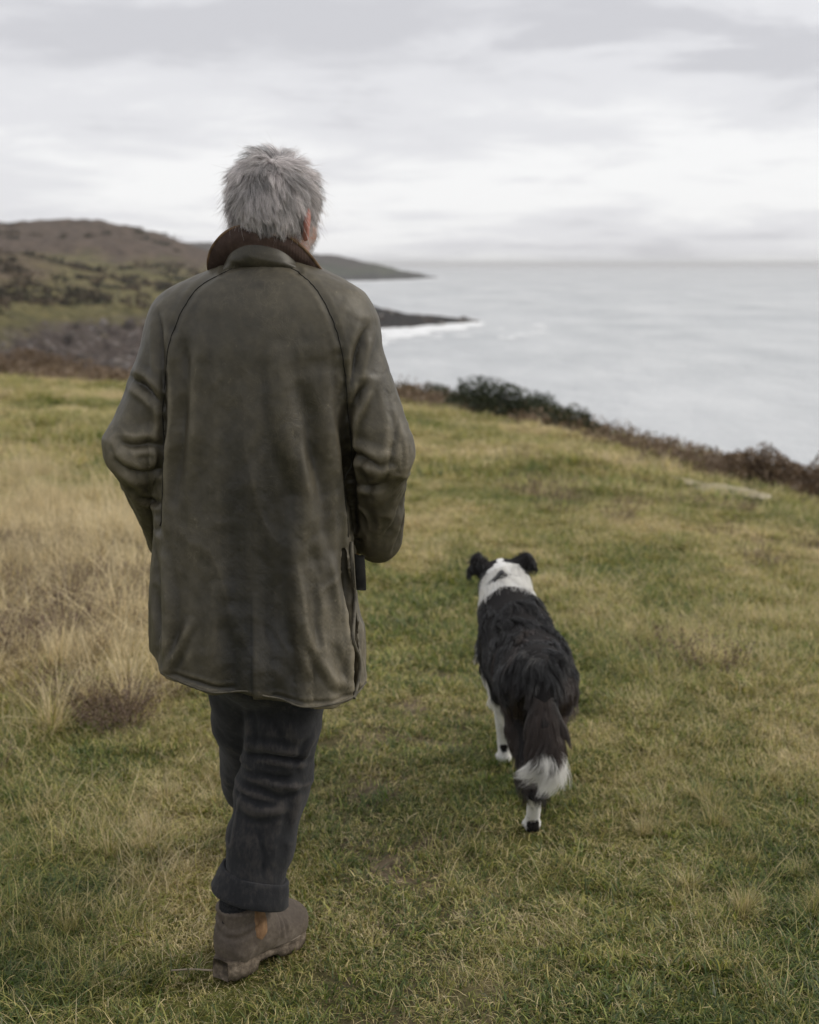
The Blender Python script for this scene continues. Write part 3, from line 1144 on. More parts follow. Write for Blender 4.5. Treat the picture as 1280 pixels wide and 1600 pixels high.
scatter(160, 4.2, 14, 'tuft', 0.6, lambda x, y: sstep(0.5, 1.3, x) * 0.35 * tuftn(x, y, 1.0, 121))
scatter(420, 2.45, 5.5, 'stalk', 0.62, lambda x, y: (1 - pathness(x, y)) ** 2 * 0.5 * sstep(0.35, 0.7, np.abs(x - 0.1)), keep=0.25, tilt=0.45)
scatter(800, 3.6, 10, 'stalk', 1.6, lambda x, y: left_long(x, y), tilt=0.2)
scatter(900, 2.5, 5.0, 'heather', 1.0, lambda x, y: near_l(x, y) * sstep(0.05, 0.4, fbm(x * 1.9, y * 1.9, seed=131, oct=2)), keep=0.3)
scatter(800, 3.8, 9, 'heather', 1.4, lambda x, y: left_long(x, y) * sstep(0.05, 0.45, fbm(x * 1.3, y * 1.3, seed=141, oct=2)))
scatter(500, 5.0, 16, 'heather', 1.3, lambda x, y: sstep(0.6, 1.2, x) * sstep(0.15, 0.5, fbm(x * 0.9, y * 0.9, seed=151, oct=2)))

pp = np.concatenate(SC['p'])
gme = bpy.data.meshes.new('grass')
gme.vertices.add(len(pp))
gme.vertices.foreach_set('co', pp.astype(np.float32).ravel())
set_attr(gme, 'rot', 'FLOAT_VECTOR', 'POINT', np.concatenate(SC['rot']))
set_attr(gme, 'scl', 'FLOAT_VECTOR', 'POINT', np.concatenate(SC['scl']))
set_attr(gme, 'pdry', 'FLOAT', 'POINT', np.concatenate(SC['dry']))
set_attr(gme, 'pidx', 'INT', 'POINT', np.concatenate(SC['idx']))
grass = new_obj('grass', gme, None, None, kind='stuff', label='short green and straw coloured turf covering the slope', category='grass')


def scatter_nodes(coll):
    ng = bpy.data.node_groups.new('scatter', 'GeometryNodeTree')
    ng.interface.new_socket('Geometry', in_out='INPUT', socket_type='NodeSocketGeometry')
    ng.interface.new_socket('Geometry', in_out='OUTPUT', socket_type='NodeSocketGeometry')
    N, L = ng.nodes, ng.links
    gi, go = N.new('NodeGroupInput'), N.new('NodeGroupOutput')
    ip = N.new('GeometryNodeInstanceOnPoints')
    ci = N.new('GeometryNodeCollectionInfo')
    ci.inputs['Collection'].default_value = coll
    ci.inputs['Separate Children'].default_value = True
    ci.inputs['Reset Children'].default_value = True
    ip.inputs['Pick Instance'].default_value = True

    def na(name, typ):
        n = N.new('GeometryNodeInputNamedAttribute')
        n.data_type = typ
        n.inputs['Name'].default_value = name
        return n.outputs['Attribute']
    e2r = N.new('FunctionNodeEulerToRotation')
    L.new(na('rot', 'FLOAT_VECTOR'), e2r.inputs[0])
    L.new(gi.outputs[0], ip.inputs['Points'])
    L.new(ci.outputs[0], ip.inputs['Instance'])
    L.new(e2r.outputs[0], ip.inputs['Rotation'])
    L.new(na('scl', 'FLOAT_VECTOR'), ip.inputs['Scale'])
    L.new(na('pidx', 'INT'), ip.inputs['Instance Index'])
    L.new(ip.outputs[0], go.inputs[0])
    return ng


md = grass.modifiers.new('scatter', 'NODES')
md.node_group = scatter_nodes(patches)

# ------------------------------------------------------------------ bushes along the brow


def leaf_cloud(lumps, n, size, seed, up=0.3):
    """Small leaf faces spread through a set of ellipsoidal lumps, denser to the outside."""
    rng = np.random.default_rng(seed)
    lumps = np.asarray(lumps, float)
    w = lumps[:, 3] * lumps[:, 4]
    li = rng.choice(len(lumps), n, p=w / w.sum())
    d = rng.normal(0, 1, (n, 3))
    d /= np.linalg.norm(d, axis=1, keepdims=True)
    d[:, 2] = np.where(rng.random(n) < 0.75, np.abs(d[:, 2]), d[:, 2])
    k = rng.random(n) ** 0.33
    noise_ = 1 + 0.35 * vnoise(d[:, 0] * 2.2 + li * 7.7, d[:, 1] * 2.2, d[:, 2] * 2.2, seed=seed)
    c = lumps[li, :3] + d * (k * noise_)[:, None] * lumps[li][:, [3, 3, 4]]
    c[:, 2] = np.maximum(c[:, 2], 0.0)
    e = rng.normal(0, 1, (n, 3)) + d * 0.8
    e[:, 2] += up
    e /= np.linalg.norm(e, axis=1, keepdims=True)
    f = np.cross(e, rng.normal(0, 1, (n, 3)))
    f /= np.maximum(np.linalg.norm(f, axis=1, keepdims=True), 1e-6)
    s = size * (0.6 + 0.8 * rng.random(n))[:, None]
    V = np.stack([c - f * s * 0.32, c + f * s * 0.32, c + e * s + f * s * 0.12, c + e * s - f * s * 0.12], 1).reshape(-1, 3)
    F = np.arange(n * 4).reshape(n, 4)
    return V, F, np.repeat(rng.random(n), 4)


def leaf_mat(name, stops):
    m = Mat(name)
    m.leafy(m.ramp(m.math('ADD', m.math('MULTIPLY', m.attr('brnd'), 0.55), m.math('MULTIPLY', m.noise(2.2, 4, 0.6), 0.45)), stops), 0.2, 0.04)
    return m.m


gorse_m = leaf_mat('gorse_leaf', [(0.2, (0.022, 0.029, 0.016)), (0.55, (0.046, 0.058, 0.028)), (0.85, (0.10, 0.105, 0.05))])
gorse2_m = leaf_mat('gorse_leaf_pale', [(0.2, (0.03, 0.036, 0.016)), (0.55, (0.066, 0.070, 0.03)), (0.85, (0.11, 0.105, 0.05))])
brack_m = leaf_mat('bracken_leaf', [(0.2, (0.10, 0.068, 0.044)), (0.55, (0.20, 0.140, 0.090)), (0.85, (0.31, 0.225, 0.15))])
bark = Mat('bush_wood', 0.9)
bark.color((0.06, 0.045, 0.035))


def bush(name, px, py, lumps, n, size, mat, seed, label, cat, stems=7, big=1.18):
    b = ground_hit(px, py)
    e = bpy.data.objects.new(name, None)
    COL.objects.link(e)
    e.location = b
    e['label'], e['category'] = label, cat
    lumps = [tuple(v * big for v in l) for l in lumps]
    V, F, r_ = leaf_cloud(lumps, n, size, seed)
    # sit each leaf on the ground below it
    V[:, 2] += ground_z(V[:, 0] + b[0], V[:, 1] + b[1]) - b[2] - 0.05
    me = mesh_np('foliage', V, F, smooth=False)
    set_attr(me, 'brnd', 'FLOAT', 'POINT', r_)
    new_obj('foliage', me, e, mat)
    rng = np.random.default_rng(seed + 1)
    for i in range(stems):
        l = lumps[i % len(lumps)]
        a = np.array([l[0] * 0.7 + rng.normal(0, 0.06), l[1] * 0.7, 0])
        a[2] = float(ground_z(a[0] + b[0], a[1] + b[1])) - b[2] - 0.05
        c = np.array([l[0], l[1], l[2] + l[4] * 0.6]) + rng.normal(0, 0.5, 3) * np.array([l[3], l[3], 0.1])
        m_ = (a + c) / 2 + rng.normal(0, 0.05, 3)
        pts = smooth_poly([a, m_, c], 4)
        Vt, Ft = tube_mesh(pts, np.linspace(0.022, 0.006, len(pts)), 5)
        new_obj('stem', mesh_np('stem', Vt, Ft), e, bark.m)
    return e


bush('gorse_bush', 772, 654, [(-0.35, 0, 0.22, 0.42, 0.42), (0.15, 0.1, 0.26, 0.45, 0.44), (0.55, 0, 0.2, 0.42, 0.36), (-0.05, -0.15, 0.15, 0.4, 0.3), (0.9, 0.1, 0.12, 0.35, 0.28)],
     5200, 0.055, gorse_m, 1, 'large dark green gorse bush on the brow, leftmost of the dark bushes', 'bush')
bush('gorse_bush', 845, 664, [(-0.15, 0, 0.22, 0.26, 0.36), (0.15, 0, 0.2, 0.25, 0.34), (0.4, 0.05, 0.12, 0.24, 0.24)],
     2600, 0.05, gorse_m, 2, 'upright dark gorse bush just right of the largest dark bush', 'bush')
bush('gorse_bush', 893, 680, [(-0.2, 0, 0.14, 0.28, 0.26), (0.12, 0, 0.18, 0.25, 0.26), (0.35, 0.05, 0.1, 0.25, 0.18)],
     2300, 0.048, gorse2_m, 3, 'small olive gorse bush where the dark bushes end and brown heather begins', 'bush')
bush('gorse_bush', 672, 630, [(-0.4, 0, 0.12, 0.4, 0.24), (0.2, 0, 0.13, 0.38, 0.26), (0.6, 0, 0.08, 0.34, 0.18)],
     2600, 0.055, gorse2_m, 4, 'low brownish olive bush on the brow nearest the man\'s right elbow', 'bush')
bush('bracken_bush', 1205, 768, [(-0.22, 0, 0.16, 0.2, 0.2), (0.02, 0, 0.18, 0.22, 0.22), (0.3, 0.05, 0.14, 0.26, 0.2), (0.6, 0.1, 0.16, 0.28, 0.24), (0.1, -0.1, 0.08, 0.24, 0.14)],
     9000, 0.034, brack_m, 5, 'rounded russet brown bracken bush at the right edge of the slope', 'bush', 7, 1.35)
bush('heather_mound', 60, 584, [(-1.3, 0, 0.1, 1.0, 0.5), (-0.2, 0.2, 0.2, 1.0, 0.62), (0.8, 0.1, 0.1, 0.95, 0.5), (1.9, 0.3, 0.05, 0.9, 0.32), (-2.4, 0.2, 0.15, 1.0, 0.5)],
     9000, 0.075, brack_m, 6, 'long brown heather bank on the brow at the left edge', 'heather')

# the heather and bracken strip along the brow reads as one mass
rngb = np.random.default_rng(5)
HV, HF, HR = [], [], []
off = 0
for (px, py, n_, hh, ww) in [(x_, np.interp(x_, [b[0] for b in BROW], [b[1] for b in BROW]), 460, None, None) for x_ in np.concatenate([np.linspace(-260, 620, 34), np.linspace(625, 1500, 62)])]:
    py = py - 1.0 + rngb.normal(0, 1.5)
    b = ground_hit(px, py + 6)
    r_ = math.hypot(b[0], b[1])
    k = 1.0 if px > 600 else 0.75
    hgt = k * (0.0105 * r_) * (0.75 + 0.5 * rngb.random())
    lum = [(rngb.normal(0, 0.25) * 0.04 * r_, rngb.normal(0, 0.8), hgt * 0.3, 0.030 * r_ * (0.7 + 0.5 * rngb.random()), hgt) for _ in range(3)]
    V, F, q = leaf_cloud(lum, n_, 0.0019 * r_ + 0.006, int(px) + 999)
    V[:, :2] += b[:2]
    V[:, 2] += ground_z(V[:, 0], V[:, 1]) - 0.05
    HV.append(V)
    HF.append(F + off)
    HR.append(q)
    off += len(V)
me = mesh_np('heather', np.concatenate(HV), np.concatenate(HF), smooth=False)
set_attr(me, 'brnd', 'FLOAT', 'POINT', np.concatenate(HR))
new_obj('heather', me, None, brack_m, kind='stuff', label='strip of brown heather and bracken along the brow above the sea', category='heather')

# a thin dead twig lying by the boot heel
tw = smooth_poly([P(268, 1528, 2.90), P(300, 1527, 2.905), P(332, 1529, 2.90)], 5)
tw[:, 2] = ground_z(tw[:, 0], tw[:, 1]) + 0.022
twm = Mat('twig', 0.8)
twm.color((0.33, 0.27, 0.2))
Vt, Ft = tube_mesh(tw, np.linspace(0.0016, 0.0024, len(tw)), 6)
new_obj('twig', mesh_np('twig', Vt, Ft), None, twm.m, label='thin straight pale twig lying left of the boot heel', category='twig')
# ------------------------------------------------------------------ the man
YM = 2.93
man = bpy.data.objects.new('person', None)
COL.objects.link(man)
man['label'] = 'person with grey hair in a long olive waxed coat and dark trousers, walking away'
man['category'] = 'person'
MAN0 = np.array([P(405, 1500, YM)[0], YM, 0.0])
man.location = MAN0


def M(px, py, dy=0.0):
    """Man-local point of a photo pixel, dy metres in front of his middle plane."""
    return P(px, py, YM + dy) - MAN0


def strokes_px(V, N, strokes, mask, dy=-0.14, gain=1.0):
    """Press folds and seams into a cloth mesh along lines traced over it."""
    out = np.zeros(len(V))
    for (pts, w, amp, kind) in strokes:
        q = smooth_poly([M(p[0], p[1], dy)[[0, 2]] for p in pts], 5)
        w = w / 750.0
        lo, hi = q.min(0) - w * 3, q.max(0) + w * 3
        m = (V[:, 0] > lo[0]) & (V[:, 0] < hi[0]) & (V[:, 2] > lo[1]) & (V[:, 2] < hi[1]) & mask
        if not m.any():
            continue
        d, t = polydist(V[m, 0], V[m, 2], q)
        fade = 1.0 if kind == 'seam' else np.sin(np.pi * np.clip(t * 0.92 + 0.04, 0, 1)) ** 0.6
        s = d / w
        if kind == 'fold':          # a ridge with a shallow trough on each side
            prof = np.exp(-s * s) - 0.45 * np.exp(-((s - 1.6) ** 2) * 1.6)
        elif kind == 'soft':
            prof = -np.exp(-s * s) + 0.4 * np.exp(-((s - 1.6) ** 2) * 1.6)
        elif kind == 'valley':
            prof = -np.exp(-1.5 * s) + 0.35 * np.exp(-((s - 1.7) ** 2) * 1.4)
        else:
            prof = -np.exp(-s * s) + 0.5 * np.exp(-((s - 1.8) ** 2) * 2)
        out[m] += amp / 1000.0 * fade * prof
    return V + N * out[:, None]


# ---- coat
CROWS = [(398, 385, 455, 0.055, 0.010), (408, 368, 468, 0.075, 0.010), (422, 338, 498, 0.100, 0.015), (436, 308, 526, 0.116, 0.015), (455, 276, 554, 0.130, 0.015), (480, 262, 560, 0.142, 0.012),
         (540, 256, 556, 0.155, 0.010), (620, 250, 550, 0.158, 0.010), (700, 248, 547, 0.158, 0.008), (780, 244, 547, 0.160, 0.008), (860, 240, 552, 0.166, 0.008), (940, 236, 564, 0.174, 0.006),
         (1010, 236, 576, 0.180, 0.004), (1060, 242, 578, 0.183, 0.002), (1130, 252, 578, 0.184, 0.0), (1200, 262, 574, 0.184, 0.0)]
cz = np.array([M((r_[1] + r_[2]) / 2, r_[0])[2] for r_ in CROWS])[::-1]
cxl = np.array([M(r_[1], r_[0])[0] for r_ in CROWS])[::-1]
cxr = np.array([M(r_[2], r_[0])[0] for r_ in CROWS])[::-1]
chd = np.array([r_[3] for r_ in CROWS])[::-1]
ccy = np.array([r_[4] for r_ in CROWS])[::-1]
_zf = np.linspace(cz[0] - 0.1, cz[-1] + 0.1, 400)
_g = np.exp(-np.linspace(-2.2, 2.2, 25) ** 2)
_g /= _g.sum()


def _soft(a):
    f = np.interp(_zf, cz, a)
    s_ = np.convolve(np.pad(f, 12, 'edge'), _g, 'valid')
    k_ = sstep(cz[-1] - 0.05, cz[-1] - 0.12, _zf)      # keep the neck and shoulder rows as they are
    return f * (1 - k_) + s_ * k_


cxl, cxr, chd, ccy = (_soft(a) for a in (cxl, cxr, chd, ccy))
_ctop = cz[-1]
cz = _zf
HEM = [(225, 1040), (250, 1058), (290, 1068), (335, 1078), (385, 1075), (415, 1080), (440, 1091), (475, 1100), (520, 1103), (552, 1100), (578, 1090), (600, 1085)]
hx = np.array([M(p[0], p[1], -0.15)[0] for p in HEM])
hz = np.array([M(p[0], p[1], -0.15)[2] for p in HEM])

SH_L, EL_L, WR_L = M(298, 520, 0.0), M(213, 703, -0.04), M(272, 838, 0.17)
SH_R, EL_R, WR_R = M(528, 520, 0.0), M(600, 706, -0.03), M(588, 835, 0.10)


def torso_fn(X, Y, Z):
    z = Z[0, 0]
    l, r_, hd, cyy = (np.interp(z, cz, a).astype(np.float32) for a in (cxl, cxr, chd, ccy))
    cx, hw = (l + r_) / 2, (r_ - l) / 2
    n = 2.5
    k = ((np.abs(X - cx) / hw) ** n + (np.abs(Y - cyy) / hd) ** n) ** (1 / n)
    return ((k - 1) * np.minimum(hw, hd) * 0.9).astype(np.float32)


cf = Field((-0.40, -0.30, 0.50), (0.44, 0.34, 1.56), 0.004)
cf.put(torso_fn, (-0.30, -0.24, 0.5), (0.32, 0.24, _ctop - 0.002))
cf.D[:, :, int((_ctop - cf.lo[2]) / cf.h):] = 0.5
kfun = lambda X, Y, Z: (0.014 + 0.055 * np.clip((Z - 1.16) / 0.14, 0, 1)).astype(np.float32)
for S, E, W, sgn in ((SH_L, EL_L, WR_L, -1), (SH_R, EL_R, WR_R, 1)):
    inner = np.array([(S[0]) - sgn * 0.085, 0.015, S[2] + 0.072])
    arm = Field(cf.lo, cf.lo + (cf.n - 1) * cf.h, cf.h)
    arm.cone(inner, S, 0.050, 0.074, 0.03)
    arm.cone(S, E, 0.074, 0.066, 0.03)
    arm.cone(E, W, 0.064, 0.054, 0.012)
    tt_ = np.clip(0.5 + 0.5 * (cf.D - arm.D) / 0.03, 0, 1)
    _, X, Y, Z = cf.sub(cf.lo, cf.lo + (cf.n - 1) * cf.h)
    kk = kfun(X, Y, Z)
    tt_ = np.clip(0.5 + 0.5 * (cf.D - arm.D) / kk, 0, 1)
    cf.D = cf.D + (arm.D - cf.D) * tt_ - kk * tt_ * (1 - tt_)
# the side vent on his right: a slot between the back skirt and the front skirt
va, vb = M(551, 862, -0.10), M(561, 1110, -0.10)


def vent_fn(X, Y, Z):
    t = np.clip((Z - vb[2]) / (va[2] - vb[2]), 0, 1)
    cx, cy_ = vb[0] + (va[0] - vb[0]) * t, vb[1] + (va[1] - vb[1]) * t
    nx, ny = 0.45, -0.89                                   # outward across the side seam
    u = (X - cx) * nx + (Y - cy_) * ny
    v = -(X - cx) * ny + (Y - cy_) * nx
    w = 0.006 + 0.010 * np.sin(np.pi * np.clip(1 - t, 0, 1)) + 0.003 * np.sin(Z * 31)
    d = np.maximum(np.abs(v) - w, -u - 0.05)
    return np.maximum(d, Z - va[2]).astype(np.float32)


cf.put(vent_fn, (va[0] - 0.05, -0.2, 0.5), (va[0] + 0.12, 0.1, va[2]), 0.0, 'cut')
# hollow under the hem, then the hem line
_, X, Y, Z = cf.sub(cf.lo, cf.lo + (cf.n - 1) * cf.h)
D0 = cf.D.copy()
inner = cf.D + 0.022
cut = np.where(Z < 0.98, -inner, -1.0)
cf.D = np.maximum(cf.D, np.minimum(cut, 0.98 - Z))
hemz = np.interp(X[:, 0, 0], hx, hz).astype(np.float32)[:, None, None] + 0.03 * np.clip(Y + 0.15, 0, 0.4)
cf.D = np.maximum(cf.D, hemz - Z)
del X, Y, Z, inner, cut
def coat_sim(n_frames=24, grow=0.05, grow_sleeve=0.13, h=0.012):
    """Let the cloth settle: a coarse copy of the coat, cut a little too large, falls on a form inside it."""
    step = max(1, int(round(h / cf.h)))
    def iso(off, zmin):
        f = Field(cf.lo, cf.lo + (cf.n - 1) * cf.h, cf.h)
        f.D = D0[::step, ::step, ::step].copy() + off
        f.h = cf.h * step
        f.n = np.array(f.D.shape)
        return f.mesh(relax=1)
    V, F = iso(0.0, 0)
    # remove what lies below the hem: the skirt hangs open
    hm = np.interp(V[:, 0], hx, hz) + 0.03 * np.clip(V[:, 1] + 0.15, 0, 0.4) - 0.01
    keep = (V[:, 2] > hm)
    fk = keep[F].all(1)
    ids, inv = np.unique(F[fk], return_inverse=True)
    V, F = V[ids], inv.reshape(-1, 4)
    me = mesh_np('sim', V, F)
    o = bpy.data.objects.new('sim', me); COL.objects.link(o)
    Vc, Fc = iso(0.016, 0)
    mc = mesh_np('form', Vc, Fc)
    c = bpy.data.objects.new('form', mc); COL.objects.link(c)
    c.modifiers.new('col', 'COLLISION')
    c.collision.thickness_outer = 0.003
    c.collision.cloth_friction = 12
    vg = o.vertex_groups.new(name='pin')
    for i, z in enumerate(V[:, 2]):
        w = float(sstep(1.36, 1.43, z))
        if w > 0: vg.add([i], w, 'REPLACE')
    m = o.modifiers.new('cloth', 'CLOTH')
    st = m.settings
    st.quality = 6
    st.mass = 0.35
    st.tension_stiffness = 40; st.compression_stiffness = 25; st.shear_stiffness = 12
    st.bending_stiffness = 0.9
    st.tension_damping=15; st.compression_damping=15; st.shear_damping=10
    st.vertex_group_mass = 'pin'
    st.pin_stiffness = 5
    vs_ = o.vertex_groups.new(name='loose')
    sl_ = (V[:, 0] < np.interp(V[:, 2], cz, cxl) - 0.004) | (V[:, 0] > np.interp(V[:, 2], cz, cxr) + 0.004)
    for i in np.where(sl_ & (V[:, 2] < 1.36))[0]:
        vs_.add([int(i)], 1.0, 'REPLACE')
    st.vertex_group_shrink = 'loose'
    st.shrink_min = -grow
    st.shrink_max = -grow_sleeve
    st.air_damping = 3
    cs = m.collision_settings
    cs.distance_min = 0.003
    cs.collision_quality = 3
    cs.use_self_collision = False
    m.point_cache.frame_start=1; m.point_cache.frame_end=n_frames+2
    for f in range(1, n_frames + 1):
        scene.frame_set(f)
    dg = bpy.context.evaluated_depsgraph_get()
    ev = o.evaluated_get(dg).data
    W = np.zeros(len(V) * 3, np.float32)
    ev.vertices.foreach_get('co', W)
    W = W.reshape(-1, 3)
    scene.frame_set(1)
    for ob in (o, c):
        d = ob.data; bpy.data.objects.remove(ob); bpy.data.meshes.remove(d)
    return V, F, W


SV, SF, SW = coat_sim(22, 0.045, 0.10, 0.012)
sD = SW - SV
sDs = sD.copy()
for _ in range(30):
    sDs = relax_mesh(sDs, SF, 0.7)
sD = np.clip((sD - 0.92 * sDs) * 0.9, -0.014, 0.014)
cV, cF = cf.mesh(relax=1)
cN = vnormals(cV, cF)
px_of = lambda V: (640 + FPX * (V[:, 0] + MAN0[0]) / ((V[:, 1] + YM) * math.cos(PITCH) + (CAM_H - V[:, 2]) * math.sin(PITCH)))
back = cN[:, 1] < 0.25
hem_at = np.interp(cV[:, 0], hx, hz)
lowz = cV[:, 2] - hem_at
# broad hanging folds, crinkles
x_, y_, z_ = cV.T
sleeve = ((x_ < np.interp(z_, cz, cxl) - 0.004) | (x_ > np.interp(z_, cz, cxr) + 0.004)) & (z_ < 1.33)
wav = fbm(x_ * 9 + 0.8 * vnoise(x_ * 3, z_ * 3, seed=4), z_ * 2.2, y_ * 9, seed=201, oct=3)
wav2 = 1 - 2 * np.abs(vnoise(x_ * 11 + 2.0 * z_, z_ * 4.5, y_ * 11, seed=221))
crin = fbm(x_ * 42, z_ * 34, y_ * 42, seed=231, oct=3)
hi_ = sstep(1.18, 1.36, z_)
am_ = np.where(sleeve, 0.6, 1.0) * (1 - 0.6 * hi_)
crk = 1 - 2.4 * np.abs(vnoise(x_ * 17 + 1.6 * vnoise(x_ * 7, z_ * 7, y_ * 7, seed=6), z_ * 11, y_ * 17, seed=225))
disp = am_ * (0.0046 * wav + 0.0042 * wav2 * (1 - hi_)) + 0.0010 * crk * (1 - 0.5 * hi_) + 0.0008 * crin
# crumpled cloth inside the elbows
for E, W in ((EL_L, WR_L), (EL_R, WR_R)):
    de = np.linalg.norm(cV - (E * 0.7 + W * 0.3), axis=1)
    m = np.exp(-(de / 0.10) ** 2) * sleeve
    disp += m * 0.0065 * (1 - 2.4 * np.abs(vnoise(x_ * 10 + 3 * vnoise(x_ * 6, z_ * 6, seed=9), z_ * 21 + x_ * 6, y_ * 8, seed=241)))
# skirt lifts in soft flutes
sk = sstep(0.42, 0.0, lowz)
disp += sk * 0.006 * np.sin(px_of(cV) * 0.055 + 1.5 * np.sin(z_ * 7)) * (cV[:, 0] > 0.02)
disp += sk * 0.004 * vnoise(x_ * 12, z_ * 3, y_ * 8, seed=251)
gi = np.clip(np.round((cV - cf.lo) / cf.h).astype(int), 0, cf.n - 1)
outer = D0[gi[:, 0], gi[:, 1], gi[:, 2]] > -0.009
disp = disp * outer
from mathutils.kdtree import KDTree
kd = KDTree(len(SV))
for i, v in enumerate(SV):
    kd.insert(v, i)
kd.balance()
simd = np.zeros_like(cV)
for i in np.where(outer)[0]:
    nb_ = kd.find_n(cV[i], 4)
    ws = [1.0 / (n_[2] + 0.003) ** 2 for n_ in nb_]
    simd[i] = sum(sD[n_[1]] * w_ for n_, w_ in zip(nb_, ws)) / sum(ws)
cV = cV + simd * (np.where(sleeve, 1.0, 0.75) * (0.25 + 0.75 * sstep(1.36, 1.02, cV[:, 2])) * sstep(1.46, 1.38, cV[:, 2]) * (1 - 0.35 * sstep(0.02, -0.10, cV[:, 0]) * ~sleeve))[:, None]
cV = cV + cN * disp[:, None]
STK = [
    # seams
    ([(462, 424), (484, 442), (504, 470), (520, 505), (532, 545), (538, 590)], 5, 1.6, 'seam'),
    ([(340, 424), (306, 446), (282, 482), (266, 520), (256, 560), (251, 610)], 5, 1.6, 'seam'),
    ([(340, 424), (372, 411), (410, 407), (440, 411), (462, 424)], 5, 2.0, 'seam'),
    # right sleeve
    ([(574, 512), (563, 540), (553, 575), (546, 620)], 8, 9, 'valley'),
    ([(582, 500), (573, 535), (562, 570)], 7, 5, 'fold'),
    ([(568, 606), (553, 632), (543, 662)], 8, 10, 'valley'),
    ([(580, 600), (566, 635), (553, 665), (548, 700)], 7, 6, 'fold'),
    ([(542, 692), (566, 704), (596, 716), (622, 718)], 8, 7, 'fold'),
    ([(544, 712), (568, 724), (592, 736)], 7, 8, 'valley'),
    ([(548, 740), (572, 748), (600, 744), (625, 730)], 8, 5, 'fold'),
    ([(552, 768), (575, 772), (602, 764)], 6, 5, 'valley'),
    ([(556, 795), (580, 797), (604, 784)], 8, 4, 'fold'),
    ([(600, 560), (618, 620), (628, 680), (630, 740)], 10, 4, 'fold'),
    ([(640, 690), (632, 750), (612, 820)], 7, 4, 'fold'),
    ([(622, 660), (612, 720), (600, 770)], 8, 3.5, 'valley'),
    # left sleeve
    ([(196, 598), (212, 604), (230, 617), (246, 634)], 8, 9, 'valley'),
    ([(200, 580), (222, 592), (242, 610)], 8, 4, 'fold'),
    ([(182, 694), (205, 700), (226, 698), (246, 702)], 7, 9, 'valley'),
    ([(178, 682), (202, 684), (226, 680), (247, 676)], 9, 6, 'fold'),
    ([(176, 712), (200, 722), (222, 726), (245, 716)], 7, 7, 'fold'),
    ([(178, 728), (200, 744), (222, 748), (244, 738)], 7, 9, 'valley'),
    ([(186, 752), (208, 770), (238, 772)], 7, 5, 'fold'),
    ([(206, 790), (222, 796), (240, 792)], 6, 6, 'valley'),
    ([(238, 492), (243, 530), (247, 580), (249, 640)], 7, 7, 'valley'),
    ([(228, 505), (212, 560), (196, 620), (185, 670)], 9, 3.5, 'fold'),
    ([(176, 690), (190, 735), (214, 790), (236, 828)], 6, 4, 'fold'),
    # armholes: the deep line where sleeve and back meet
    ([(538, 575), (541, 650), (544, 750), (549, 850)], 7, 13, 'valley'),
    ([(252, 590), (250, 680), (245, 770), (240, 836)], 7, 13, 'valley'),
    # back
    ([(438, 560), (440, 630), (452, 700), (476, 770), (488, 850)], 15, 5.5, 'fold'),
    ([(498, 590), (512, 670), (522, 760), (534, 850)], 13, 5.5, 'fold'),
    ([(472, 610), (488, 690), (506, 770)], 11, 5, 'valley'),
    ([(528, 560), (534, 640), (538, 720), (542, 800)], 10, 6, 'valley'),
    ([(262, 530), (276, 590), (266, 670), (256, 760), (250, 850)], 10, 5, 'fold'),
    ([(288, 540), (280, 600), (284, 680), (270, 780)], 12, 4.5, 'valley'),
    ([(312, 520), (300, 600), (296, 700), (286, 800)], 14, 3, 'fold'),
    # skirt
    ([(462, 790), (463, 880), (468, 960), (480, 1040)], 12, 5, 'fold'),
    ([(500, 850), (520, 910), (534, 970), (540, 1060)], 10, 4, 'fold'),
    ([(472, 880), (490, 930), (500, 1000)], 9, 3, 'valley'),
    ([(480, 970), (498, 1020), (524, 1062), (550, 1080)], 8, 4.5, 'fold'),
    ([(510, 960), (520, 1010), (540, 1050)], 7, 3.5, 'valley'),
    ([(244, 850), (258, 920), (262, 980), (254, 1045)], 9, 5, 'fold'),
    ([(300, 970), (278, 1015), (258, 1052)], 7, 4, 'fold'),
    ([(236, 930), (246, 990), (250, 1040)], 6, 4, 'valley'),
    ([(340, 900), (336, 980), (344, 1070)], 16, 3, 'fold'),
    # turned-up bit of hem at the left and the stitched hem
    ([(262, 1052), (300, 1058), (345, 1066), (370, 1066)], 4, 3.0, 'valley'),
    ([(430, 1078), (470, 1089), (520, 1092), (560, 1088)], 3.0, 2.0, 'seam'),
    ([(548, 858), (545, 930), (548, 1000), (556, 1085)], 7, 5, 'fold'),
]
STK = [(a, w, amp * ((1.6 if k == 'valley' else 0.5) if i in range(3, 26) else 1.0 if i in (26, 27) else 1.5 if k != 'seam' else 0.9), 'soft' if (k == 'valley' and i > 27) else k) for i, (a, w, amp, k) in enumerate(STK)]
cV = strokes_px(cV, cN, STK, back & outer)
cN = vnormals(cV, cF)
